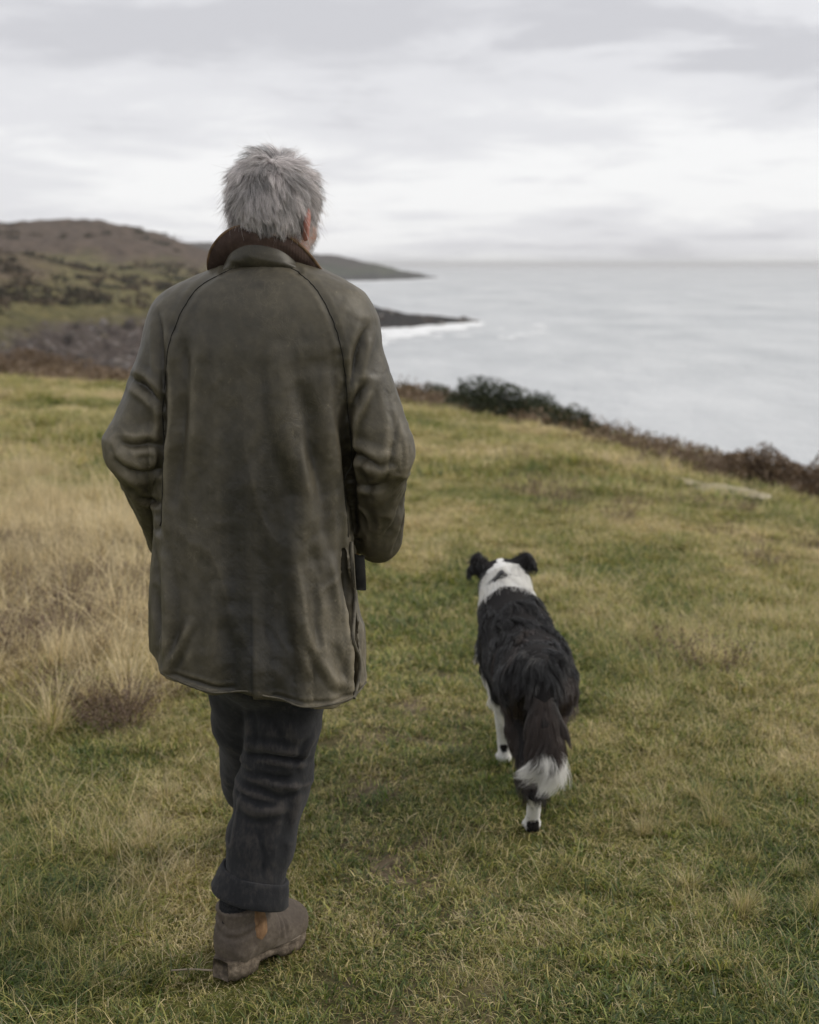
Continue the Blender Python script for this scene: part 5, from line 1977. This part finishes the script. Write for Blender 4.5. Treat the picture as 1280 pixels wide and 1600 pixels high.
cA = M(400, 1362, 0.008)
cB = M(386, 1404, -0.002)
axis = cB - cA + np.array([-0.010, 0.0, 0])
tiltv = np.array([0.30, 0.0, 0.0])
ax1 = np.array([-0.30, -0.06, -1.0])
new_obj('cuff', cuff(cA, ax1, np.array([1.0, 0, -0.22]), 0.076, 0.086, 0.058, 3), trousers, tm_.m)
d_l = (lt - KN_L) / np.linalg.norm(lt - KN_L)
new_obj('cuff', cuff(lt - d_l * 0.05, d_l, np.array([1.0, 0, 0]), 0.071, 0.075, 0.056, 5), trousers, tm_.m)

# ---- dark socks between cuff and boot
sockm = Mat('dark_wool', 0.95, 0.1)
sockm.color(sockm.ramp(sockm.noise(220, 3, 0.6), [(0.35, (0.012, 0.013, 0.015)), (0.65, (0.032, 0.032, 0.034))]))
for a_, b_ in ((AN_R, KN_R), (AN_L, KN_L)):
    d_ = (b_ - a_) / np.linalg.norm(b_ - a_)
    pts = [a_ + np.array([0, 0.0, -0.05]), a_ + np.array([0, 0, -0.01]), a_ + d_ * 0.04, a_ + d_ * 0.11]
    pts = smooth_poly(pts, 5)
    new_obj('sock', mesh_np('sock', *tube_mesh(pts, np.linspace(0.034, 0.043, len(pts)), 20)), man, sockm.m)

# ---- boots
lea = Mat('worn_leather', 0.72, 0.3)
l_p = lea.n.new('ShaderNodeTexCoord').outputs['Object']
l_f = lea.math('ADD', lea.math('MULTIPLY', lea.noise(16, 6, 0.65, l_p), 0.65), lea.math('MULTIPLY', lea.noise(140, 4, 0.6, l_p), 0.35))
sep = lea.n.new('ShaderNodeSeparateXYZ')
lea.l.new(l_p, sep.inputs[0])
mud = lea.math('MULTIPLY', lea.math('SUBTRACT', 0.075, sep.outputs[2]), 5.0)
l_f = lea.math('ADD', l_f, lea.math('MULTIPLY', lea.math('MAXIMUM', mud, 0.0), 0.6), True)
lea.color(lea.ramp(l_f, [(0.25, (0.042, 0.033, 0.026)), (0.5, (0.094, 0.075, 0.059)), (0.75, (0.185, 0.155, 0.125))]))
lea.normal(lea.bump(lea.noise(50, 6, 0.65, l_p), 0.0035, 0.5, lea.bump(lea.noise(420, 3, 0.6, l_p), 0.001, 0.3)))
solem = Mat('muddy_sole', 0.9, 0.2)
s_p = solem.n.new('ShaderNodeTexCoord').outputs['Object']
solem.color(solem.ramp(solem.noise(38, 6, 0.7, s_p), [(0.3, (0.035, 0.029, 0.024)), (0.5, (0.11, 0.088, 0.066)), (0.72, (0.28, 0.23, 0.175))]))
solem.normal(solem.bump(solem.noise(90, 5, 0.7, s_p), 0.004, 0.8))
elas = Mat('tan_elastic', 0.8, 0.2)
e_p = elas.n.new('ShaderNodeTexCoord').outputs['Object']
wv2 = elas.n.new('ShaderNodeTexWave')
wv2.inputs['Scale'].default_value = 160
elas.l.new(e_p, wv2.inputs['Vector'])
elas.color(elas.ramp(elas.noise(40, 4, 0.6, e_p), [(0.35, (0.15, 0.085, 0.045)), (0.7, (0.30, 0.185, 0.10))]))
elas.normal(elas.bump(wv2.outputs['Fac'], 0.001, 0.5))
thr = Mat('pale_thread', 0.8)
thr.color((0.24, 0.2, 0.16))
sole_hw = lambda u: np.interp(u, [-0.005, 0.02, 0.05, 0.10, 0.14, 0.18, 0.22, 0.255, 0.28, 0.296], [0.022, 0.036, 0.041, 0.037, 0.040, 0.050, 0.054, 0.046, 0.030, 0.006])
sole_b = lambda u: np.interp(u, [0, 0.082, 0.088, 0.15, 0.165, 0.22, 0.296], [0.0, 0.0, 0.014, 0.014, 0.004, 0.002, 0.012])
sole_t = lambda u: np.interp(u, [0, 0.08, 0.14, 0.20, 0.296], [0.038, 0.038, 0.033, 0.029, 0.034])


def make_boot():
    f = Field((-0.02, -0.08, -0.01), (0.33, 0.08, 0.25), 0.0035)
    f.chain([(0.046, 0, 0.062), (0.12, 0, 0.064), (0.19, 0.002, 0.050), (0.238, 0.0, 0.050), (0.256, -0.002, 0.048)], [0.042, 0.043, 0.045, 0.044, 0.036], 0.03)
    f.cone((0.175, 0.0, 0.05), (0.25, -0.002, 0.045), 0.046, 0.036, 0.02)
    f.cone((0.052, 0, 0.07), (0.056, 0, 0.175), 0.042, 0.044, 0.035)
    f.cone((0.07, 0, 0.11), (0.12, 0, 0.085), 0.04, 0.04, 0.04)
    f.put(lambda X, Y, Z: (Z - 0.030).astype(np.float32), (-0.02, -0.08, -0.01), (0.33, 0.08, 0.030), 0.0, 'cut')
    f.put(lambda X, Y, Z: (0.146 + 0.10 * (X - 0.06) - Z).astype(np.float32), (-0.02, -0.08, 0.14), (0.33, 0.08, 0.25), 0.0, 'cut')
    f.cone((0.056, 0, 0.135), (0.057, 0, 0.24), 0.036, 0.040, 0.0, 'cut')
    V, Fc = f.mesh(relax=2)
    N = vnormals(V, Fc)
    u, v, w_ = V.T
    D = 0.0016 * fbm(u * 28, v * 28, w_ * 28, seed=331, oct=3)
    # creases where the foot bends and round the ankle
    for u0, sl, amp in ((0.150, 0.35, 0.0045), (0.172, 0.02, 0.003)):
        s = (u - u0 - sl * (w_ - 0.06) - 0.004 * np.sin(v * 60)) / 0.0055
        D -= amp * np.exp(-s * s) * sstep(0.045, 0.062, w_) * (u > 0.1)
        D += amp * 0.5 * np.exp(-((np.abs(s) - 1.8) ** 2)) * sstep(0.045, 0.062, w_) * (u > 0.1)
    for w0, amp in ((0.105, 0.003), (0.125, 0.0025)):
        s = (w_ - w0 - 0.25 * (u - 0.05) - 0.006 * np.sin(v * 45)) / 0.006
        D -= amp * np.exp(-s * s) * sstep(0.10, 0.07, u)
    # back seam and the counter line
    D -= 0.0012 * np.exp(-(((w_ - 0.088 - 0.02 * np.sin(u * 22)) / 0.0018) ** 2)) * (u < 0.085)
    D += 0.0022 * np.exp(-((w_ - 0.141 - 0.10 * (u - 0.06)) / 0.005) ** 2)
    V = V + N * D[:, None]
    upper = mesh_np('boot', V, Fc)
    N = vnormals(V, Fc)
    # elastic panels: patches of the same surface, a little proud
    panels = []
    for sg in (1, -1):
        cu = 0.079 + 0.10 * (V[:, 2] - 0.09) * 0.2
        wid = np.interp(V[:, 2], [0.072, 0.084, 0.12, 0.2], [0.0, 0.019, 0.024, 0.027])
        ed = np.minimum.reduce([wid - np.abs(V[:, 0] - cu), V[:, 2] - 0.070, (0.148 - V[:, 2])])
        inn = (ed > -0.006) & (V[:, 1] * sg > 0.008) & (N[:, 1] * sg > 0.05)
        fm_ = inn[Fc].all(1)
        ids, inv = np.unique(Fc[fm_], return_inverse=True)
        Vp = V[ids] + N[ids] * (0.0016 * np.clip(ed[ids] / 0.003, -1, 1))[:, None]
        panels.append(mesh_np('elastic_panel', Vp, inv.reshape(-1, 4)))
    # sole with heel block, arch and toe spring
    us = np.concatenate([np.linspace(-0.005, 0.08, 14), [0.0825, 0.0875], np.linspace(0.09, 0.296, 40)])
    hw_ = sole_hw(us)
    sb, stp = sole_b(us), sole_t(us)
    lug = 0.003 * (np.sin(us * 420) > 0)
    prof = []
    for sidef in (1,):
        prof = [(-1.0, 'b', 0.0), (-1.02, 'm', 0.45), (-1.0, 'm', 0.72), (-0.95, 'm', 0.78), (-1.0, 't', -0.003), (-0.93, 't', 0.003), (0.0, 't', 0.004), (0.93, 't', 0.003), (1.0, 't', -0.003), (0.95, 'm', 0.78), (1.0, 'm', 0.72), (1.02, 'm', 0.45), (1.0, 'b', 0.0), (0.0, 'b', 0.001)]
    G = []
    for k, kind, o in prof:
        zv = (sb + lug * (abs(k) > 0.5) + o) if kind == 'b' else ((stp + o) if kind == 't' else sb + (stp - sb) * o)
        G.append(np.stack([us, hw_ * k, zv], 1))
    V2 = np.concatenate(G)
    m = len(us)
    F2 = grid_faces(len(prof), m, True)
    caps = [[k * m for k in range(len(prof))], [k * m + m - 1 for k in range(len(prof) - 1, -1, -1)]]
    sole = mesh_np('sole', V2, [F2, np.array(caps)])
    return upper, panels, sole


BU, BP, BS = make_boot()


def place_boot(heel, yaw, pitch, lab):
    """heel: man-local point under the heel; yaw: direction of the toe, clockwise from straight ahead."""
    b = new_obj('boot', BU.copy() if BU.users else BU, man, None)
    b.data.materials.clear()
    b.data.materials.append(lea.m)
    b['label'] = lab
    b.location = heel
    b.scale = (0.92, 1.0, 1.05)
    b.rotation_euler = (Matrix.Rotation(math.pi / 2 - yaw, 3, 'Z') @ Matrix.Rotation(-pitch, 3, 'Y')).to_euler()
    for p_ in BP:
        q = p_.copy()
        q.materials.clear()
        new_obj('elastic_panel', q, b, elas.m)
    q = BS.copy()
    q.materials.clear()
    new_obj('sole', q, b, solem.m)
    a = np.linspace(0.02, 0.282, 60)
    for sg in (1, -1):
        pts = np.stack([a, sg * (sole_hw(a) * 0.965), sole_t(a) + 0.0035], 1)
        new_obj('welt_stitching', mesh_np('welt_stitching', *tube_mesh(pts, 0.0013, 5)), b, thr.m)
    return b


place_boot(heel_r, R(YAW_R), R(-2), 'worn brown ankle boot planted on the turf, tan elastic panel in view')
place_boot(heel_l, R(4), R(2), 'brown ankle boot of the leg striding ahead')
# ------------------------------------------------------------------ the dog
YD = 3.95
DOG0 = np.array([P(830, 1250, YD)[0], YD, 0.0])
DOG0[2] = 0.0
dog = bpy.data.objects.new('dog', None)
COL.objects.link(dog)
dog.location = DOG0
dog['label'] = 'black and white border collie dog with a white neck and tail tip, trotting ahead'
dog['category'] = 'dog'


def DP(px, py, Y):
    return P(px, py, Y) - DOG0


def GP(px, Y, dz=0.0):
    """Dog-local point dz above the turf, in photo column px at distance Y."""
    x = P(px, 1250, Y)[0]
    for _ in range(4):
        d = Y * math.cos(PITCH) + (CAM_H - float(ground_z(x, Y))) * math.sin(PITCH)
        x = (px - 640) / FPX * d
    return np.array([x, Y, float(ground_z(x, Y)) + dz]) - DOG0


df = Field((-0.32, -0.46, -0.02), (0.32, 0.80, 0.72), 0.005)
RUMP = DP(842, 1062, 3.84)
MIDB = DP(830, 1040, 4.02)
CHEST = DP(806, 1002, 4.20)
NECK0 = DP(797, 955, 4.30)
NECK1 = DP(788, 915, 4.40)
HEAD = DP(784, 902, 4.47)
df.chain([RUMP, MIDB, CHEST], [0.098, 0.104, 0.112], 0.04)
df.cone(CHEST + np.array([0, 0.03, -0.05]), MIDB + np.array([0, 0, -0.03]), 0.09, 0.08, 0.04)
df.chain([CHEST + np.array([0, 0.02, 0.03]), NECK0, NECK1], [0.10, 0.082, 0.068], 0.04)
df.cone(NECK1, HEAD, 0.064, 0.058, 0.03)
df.ell(HEAD, (0.056, 0.068, 0.052), 0.02)
MUZ = HEAD + np.array([-0.012, 0.115, -0.040])
df.cone(HEAD + np.array([-0.003, 0.045, -0.018]), MUZ, 0.036, 0.021, 0.02)
df.cone(HEAD + np.array([0, 0.04, -0.04]), MUZ + np.array([0, -0.01, -0.012]), 0.022, 0.013, 0.012)
EARS = []
for s, b, u, t in ((-1, DP(756, 889, 4.46), DP(746, 875, 4.46), DP(731, 904, 4.455)), (1, DP(806, 886, 4.46), DP(822, 873, 4.46), DP(840, 893, 4.455))):
    m_ = (b + u) / 2
    df.cone(b, u, 0.030, 0.020, 0.014)
    df.cone(u, u * 0.45 + t * 0.55, 0.019, 0.014, 0.008)
    df.cone(u * 0.45 + t * 0.55, t, 0.014, 0.004, 0.006)
    df.cone(b + np.array([s * 0.012, 0, -0.004]), u * 0.5 + t * 0.5, 0.014, 0.010, 0.010)
    EARS.append((b, u, t))
# hind legs: thigh, stifle forward, hock back, near-vertical shank, paw
HPL = GP(832, 3.735)
HPR = GP(858, 4.06)


def hind(hip, paw, hock_back, fwd):
    hock = paw + np.array([0.0, -hock_back, 0.135])
    stif = (hip + hock) / 2 + np.array([0, fwd, 0.01])
    df.cone(hip, stif, 0.078, 0.050, 0.03)
    df.cone(stif, hock, 0.048, 0.022, 0.02)
    df.cone(hock, paw + np.array([0, 0.0, 0.03]), 0.021, 0.019, 0.01)
    df.cone(paw + np.array([0, 0.0, 0.022]), paw + np.array([0, 0.030, 0.020]), 0.023, 0.021, 0.008)
    for q in (-1.5, -0.5, 0.5, 1.5):
        df.cone(paw + np.array([q * 0.0105, 0.03, 0.016]), paw + np.array([q * 0.012, 0.048 - 0.004 * q * q, 0.012]), 0.0105, 0.009, 0.003)


def fore(sh, paw, bend):
    elb = sh * 0.55 + paw * 0.45 + np.array([0, bend, 0.06])
    wr = paw + np.array([0, -0.005, 0.075])
    df.cone(sh, elb, 0.055, 0.034, 0.03)
    df.cone(elb, wr, 0.032, 0.022, 0.015)
    df.cone(wr, paw + np.array([0, 0.0, 0.025]), 0.021, 0.021, 0.01)
    df.cone(paw + np.array([0, 0.0, 0.02]), paw + np.array([0, 0.03, 0.018]), 0.023, 0.021, 0.008)
    for q in (-1.5, -0.5, 0.5, 1.5):
        df.cone(paw + np.array([q * 0.0105, 0.03, 0.016]), paw + np.array([q * 0.012, 0.046 - 0.004 * q * q, 0.012]), 0.0105, 0.009, 0.003)


hind(RUMP + np.array([-0.035, 0.03, -0.03]), HPL, 0.055, 0.075)
hind(RUMP + np.array([0.035, 0.05, -0.03]), HPR, 0.055, 0.085)
FPL, FPR = GP(788, 4.285), GP(822, 4.40)
fore(CHEST + np.array([-0.055, 0.03, -0.06]), FPL, -0.05)
fore(CHEST + np.array([0.055, 0.03, -0.06]), FPR, -0.03)
TAIL = [DP(846, 1040, 3.775), DP(850, 1090, 3.70), DP(853, 1135, 3.655), DP(852, 1172, 3.64)]
df.chain(TAIL, [0.032, 0.025, 0.020, 0.012], 0.012)
dV, dF = df.mesh(relax=1)


def dog_zone(p):
    """Distances and masks used for coat colour and fur length."""
    z = p[:, 2]
    q = smooth_poly(TAIL, 6)
    dt = np.min(np.linalg.norm(p[:, None] - q[None], axis=2), axis=1)
    ti = np.argmin(np.linalg.norm(p[:, None] - q[None], axis=2), axis=1) / (len(q) - 1)
    ax_ = (p - CHEST) @ ((NECK1 - CHEST) / np.linalg.norm(NECK1 - CHEST)) / np.linalg.norm(NECK1 - CHEST)
    hy = p[:, 1] - HEAD[1]
    earm = np.zeros(len(p), bool)
    for b, u, t in EARS:
        for a_, b_ in ((b, u), (u, t)):
            tt_ = np.clip(((p - a_) @ (b_ - a_)) / ((b_ - a_) @ (b_ - a_)), 0, 1)
            earm |= (np.linalg.norm(p - a_ - tt_[:, None] * (b_ - a_), axis=1) < 0.026) & (p[:, 2] > HEAD[2] + 0.012)
    return z, dt, ti, ax_, hy, earm


def near_pts(p, a):
    return np.hypot(p[:, 0] - a[0], p[:, 1] - a[1])


def dog_color(p, rng_):
    z, dt, ti, ax_, hy, earm = dog_zone(p)
    n = vnoise(p[:, 0] * 30, p[:, 1] * 30, p[:, 2] * 30, seed=401)
    n2 = vnoise(p[:, 0] * 12, p[:, 1] * 12, p[:, 2] * 12, seed=403)
    wh = np.zeros(len(p))
    # collar of white round the neck and over the chest
    side = np.abs(p[:, 0] - CHEST[0] - (NECK1[0] - CHEST[0]) * np.clip(ax_, 0, 1))
    front_edge = hy < -0.050 - 0.025 * (side > 0.035)
    wh = np.maximum(wh, ((ax_ + 0.06 * n > 0.60) & front_edge & (z > 0.3)).astype(float))
    wh = np.maximum(wh, ((p[:, 1] > CHEST[1] + 0.06) & (z < 0.46) & (z > 0.2) & (hy < -0.06)).astype(float))
    # blaze
    wh = np.maximum(wh, ((np.abs(p[:, 0] - HEAD[0] + 0.008) < 0.010 + 0.004 * n) & (z > HEAD[2] + 0.02) & (hy < 0.08)).astype(float))
    wh = np.maximum(wh, ((hy > 0.09) & (hy < 0.118)).astype(float))
    # front legs, lower hind legs
    for pw in (FPL, FPR):
        wh = np.maximum(wh, ((near_pts(p, pw) < 0.10) & (z < 0.30 + 0.03 * n2)).astype(float))
    for pw in (HPL, HPR):
        d_ = (near_pts(p, pw) < 0.10) & (z < 0.125 + 0.02 * n2)
        wh = np.maximum(wh, d_.astype(float))
    patch = ((p - (HPL + np.array([-0.018, -0.02, 0.115]))) ** 2).sum(1) < 0.026 ** 2
    pad = (near_pts(p, HPL) < 0.05) & (z < HPL[2] + 0.020) & (p[:, 1] < HPL[1] + 0.02)
    pad |= ((p - (HPL + np.array([0, -0.022, 0.030]))) ** 2).sum(1) < 0.019 ** 2
    spot = ((p - (FPL + np.array([-0.004, -0.025, 0.060]))) ** 2).sum(1) < 0.014 ** 2
    wh[patch | pad | spot] = 0
    # tail tip
    tail = (dt < 0.034) & (p[:, 1] < RUMP[1] - 0.09)
    wh[tail] = (ti[tail] + 0.05 * n[tail] > 0.86).astype(float)
    wh[earm] = 0
    bl = np.array([0.012, 0.0115, 0.0118]) * (0.8 + 0.5 * np.clip(n2 + 0.5, 0, 1))[:, None]
    br = sstep(-0.03, 0.10, p[:, 0] - RUMP[0]) * sstep(0.42, 0.24, z) * 0.7 + 0.35 * sstep(0.0, 0.3, n2) * (p[:, 1] < MIDB[1])
    br = np.clip(br, 0, 0.8)[:, None]
    bl = bl * (1 - br) + np.array([0.085, 0.048, 0.030]) * br
    w_ = np.array([0.95, 0.94, 0.91]) * (0.88 + 0.12 * rng_.random(len(p)))[:, None]
    return bl * (1 - wh)[:, None] + w_ * wh[:, None], wh


rngd = np.random.default_rng(31)
dc, dwh = dog_color(dV, rngd)
dc[dwh < 0.5] = (0.026, 0.024, 0.024)
d_me = mesh_np('body', dV, dF)
set_attr(d_me, 'col', 'FLOAT_COLOR', 'POINT', rgba(dc * 0.8))
dm = Mat('dog_skin', 0.9, 0.1)
dm.color(dm.attr('col', 'Color'))
new_obj('body', d_me, dog, dm.m)


def fur_strands(n, zone_weight, kpts, seed):
    rg = np.random.default_rng(seed)
    p, nn = sample_mesh(dV, dF, n, zone_weight, rg)
    z, dt, ti, ax_, hy, earm = dog_zone(p)
    tail = (dt < 0.034) & (p[:, 1] < RUMP[1] - 0.09) & (ti > 0.2)
    leg = np.minimum.reduce([near_pts(p, q) for q in (FPL, FPR)]) < 0.07
    leg = (leg & (z < 0.27))
    low = (z < 0.13) & ~tail
    backd = np.array([0.10, -1.0, -0.10])
    down = np.array([0, -0.15, -1.0])
    # direction
    t = np.tile(backd, (n, 1)) + down * np.clip(1 - nn[:, 2], 0, 2)[:, None] * 0.8
    rear = sstep(RUMP[1] + 0.06, RUMP[1] - 0.06, p[:, 1])
    t = t * (1 - 0.8 * rear)[:, None] + (down + np.array([0.0, -0.05, 0])) * rear[:, None]
    t[leg | low] = down
    wav = np.stack([vnoise(p[:, 0] * 22, p[:, 1] * 22, p[:, 2] * 22, seed=s) for s in (411, 412, 413)], 1)
    t = t + wav * 0.55
    t -= nn * np.sum(t * nn, 1, keepdims=True)
    t /= np.maximum(np.linalg.norm(t, axis=1, keepdims=True), 1e-6)
    # length
    L = np.full(n, 0.040)
    L = np.where(rear > 0.5, 0.060, L)
    L = np.where((ax_ > 0.45) & (hy < -0.04), 0.042, L)
    L = np.where((z < 0.34) & (z > 0.13) & (p[:, 1] < MIDB[1]), 0.062, L)
    L = np.where(hy > -0.03, 0.016, L)
    L = np.where(earm, 0.026, L)
    L = np.where(leg | low, 0.013, L)
    white_tip = tail & (ti > 0.84)
    L = np.where(tail, 0.098, L)
    L = np.where(white_tip, 0.118, L)
    L = L * np.where(tail, 0.35 + 0.95 * rg.random(n), 0.65 + 0.6 * rg.random(n))
    lift = np.where(leg | low | (hy > -0.03), 0.25, 0.34)
    # tail hair hangs and fans
    taildir = (TAIL[3] - TAIL[1]) / np.linalg.norm(TAIL[3] - TAIL[1])
    fan = nn * np.array([0.55, 0.55, 0.1]) * np.clip(ti * 1.3, 0.55, 1.0)[:, None] + taildir * 0.9 + np.array([-0.02, -0.05, -0.35])
    fan = fan + wav * 0.25
    t = np.where(tail[:, None], fan / np.linalg.norm(fan, axis=1, keepdims=True), t)
    lift = np.where(tail, 0.12, lift)
    tipf = np.stack([rg.normal(-0.26, 0.48, n), rg.normal(-0.12, 0.25, n), np.full(n, -0.8)], 1)
    tipf /= np.linalg.norm(tipf, axis=1, keepdims=True)
    t = np.where(white_tip[:, None], tipf, t)
    nb = (dt < 0.065) & (ti < 0.5) & ~tail & (p[:, 1] < RUMP[1] - 0.05)
    tb = (TAIL[1] - TAIL[0]) / np.linalg.norm(TAIL[1] - TAIL[0]) + nn * np.array([0.3, 0.5, 0.3]) + wav * 0.25
    t = np.where(nb[:, None], tb / np.linalg.norm(tb, axis=1, keepdims=True), t)
    L = np.where(nb, 0.085 * (0.7 + 0.5 * rg.random(n)), L)
    cur = p - nn * 0.002
    pts = [cur]
    cl = rg.normal(0, 0.12, (n, 3))
    for i in range(1, kpts):
        f = i / (kpts - 1)
        d = t + nn * (lift * (1 - f) * 1.4)[:, None] + cl * f + np.array([0, 0, -0.30]) * f
        d = d + wav[:, [1, 2, 0]] * 0.75 * math.sin(f * 4.5)
        d /= np.linalg.norm(d, axis=1, keepdims=True)
        cur = cur + d * (L / (kpts - 1))[:, None]
        cur[:, 2] = np.maximum(cur[:, 2], 0.004)
        pts.append(cur)
    S = np.stack(pts, 1)
    col_, wh = dog_color(p, rg)
    return S, col_, p, L


def clump(S, p, n_c, amount, seed):
    rg = np.random.default_rng(seed)
    ci = rg.choice(len(p), n_c, replace=False)
    C = p[ci]
    best = np.zeros(len(p), int)
    for a in range(0, len(p), 4000):
        best[a:a + 4000] = np.argmin(((p[a:a + 4000, None] - C[None]) ** 2).sum(2), axis=1)
    k = S.shape[1]
    w = (np.linspace(0, 1, k) ** 1.3 * amount)[None, :, None]
    near_ = np.linalg.norm(p - C[best], axis=1)[:, None, None] < 0.035
    return np.where(near_, S * (1 - w) + S[ci][best] * w, S)


fm_d = hair_mat('dog_fur', 0.32, 0.5, 0.6)
tail_w = lambda c: (lambda zz: ((zz[1] < 0.034) & (c[:, 1] < RUMP[1] - 0.09) & (zz[2] > 0.2)) * (1 + 2.0 * (zz[2] > 0.84)))(dog_zone(c))
tail_z = lambda c: (tail_w(c) > 0).astype(float)
rest_w = lambda c: (lambda zz: 1.0 - ((zz[1] < 0.034) & (c[:, 1] < RUMP[1] - 0.09) & (zz[2] > 0.5)))(dog_zone(c))
S, fc, p, L = fur_strands(60000, rest_w, 6, 51)
S = clump(S, p, 2600, 0.6, 52)
curves_obj('fur', S, np.array([0.00030, 0.00030, 0.00028, 0.00025, 0.00018, 0.00006]), fc, dog, fm_d)
S, fc, p, L = fur_strands(15000, tail_w, 7, 53)
S = clump(S, p, 170, 0.75, 54)
o = curves_obj('tail_fur', S, np.array([0.00034, 0.00034, 0.00032, 0.0003, 0.00026, 0.00018, 0.00006]), fc, dog, fm_d)
o['label'] = 'long tail fur, black with a white tip'

# eyes, nose and the narrow collar that shows through the neck fur
blk = Mat('dog_nose', 0.35, 0.5)
blk.color((0.012, 0.011, 0.011))


def ball(c, r_, name, mat):
    u, v = np.meshgrid(np.linspace(0, math.pi, 9), np.linspace(0, 2 * math.pi, 13)[:-1], indexing='ij')
    V = np.stack([np.sin(u) * np.cos(v), np.sin(u) * np.sin(v), np.cos(u)], -1).reshape(-1, 3) * np.asarray(r_) + c
    F = np.array([(i * 12 + j, (i + 1) * 12 + j, (i + 1) * 12 + (j + 1) % 12, i * 12 + (j + 1) % 12) for i in range(8) for j in range(12)])
    new_obj(name, mesh_np(name, V, F), dog, mat)


ball(MUZ + np.array([-0.001, 0.018, 0.008]), (0.012, 0.010, 0.009), 'nose', blk.m)
for s in (-1, 1):
    ball(HEAD + np.array([s * 0.028, 0.052, 0.012]), 0.010, 'eye', blk.m)
nc = NECK0 * 0.35 + NECK1 * 0.65
na_ = (NECK1 - NECK0) / np.linalg.norm(NECK1 - NECK0)
sx = np.cross(na_, [0, 0, 1.0])
sx /= np.linalg.norm(sx)
sy = np.cross(sx, na_)
ang = np.linspace(0, 2 * np.pi, 49)[:-1]
ringc = nc + 0.075 * np.cos(ang)[:, None] * sx + 0.074 * np.sin(ang)[:, None] * sy
ringc = ringc + np.exp(-((ang - 1.9) / 0.20) ** 2)[:, None] * (sy * 0.026)
V, F = [], []
for t, o_ in ((-0.010, -0.0015), (-0.010, 0.0015), (0.010, 0.0015), (0.010, -0.0015)):
    V.append(nc + (ringc - nc) * (1 + o_ / 0.085) + na_ * t)
V = np.concatenate(V)
for i in range(4):
    for j in range(48):
        F.append((i * 48 + j, i * 48 + (j + 1) % 48, ((i + 1) % 4) * 48 + (j + 1) % 48, ((i + 1) % 4) * 48 + j))
new_obj('collar', mesh_np('collar', V, np.array(F)), dog, blk.m)
# ------------------------------------------------------------------ sea haze: even, thin air round everything
zm = bpy.data.materials.new('haze')
zm.use_nodes = True
zn, zl = zm.node_tree.nodes, zm.node_tree.links
zn.clear()
zo = zn.new('ShaderNodeOutputMaterial')
zv = zn.new('ShaderNodeVolumePrincipled')
zv.inputs['Color'].default_value = (0.975, 0.98, 0.99, 1)
zv.inputs['Density'].default_value = 0.00006
zv.inputs['Anisotropy'].default_value = 0.0
zl.new(zv.outputs[0], zo.inputs['Volume'])
X0, Y0, ZB, ZT = 62000.0, 62000.0, SEA_Z - 3.6, 56.0
V = np.array([(sx_ * X0, sy_ * Y0, z_) for z_ in (ZB, ZT) for sx_, sy_ in ((-1, -1), (1, -1), (1, 1), (-1, 1))])
F = np.array([(0, 3, 2, 1), (4, 5, 6, 7), (0, 1, 5, 4), (1, 2, 6, 5), (2, 3, 7, 6), (3, 0, 4, 7)])
new_obj('haze', mesh_np('haze', V, F, smooth=False), None, zm, kind='stuff')
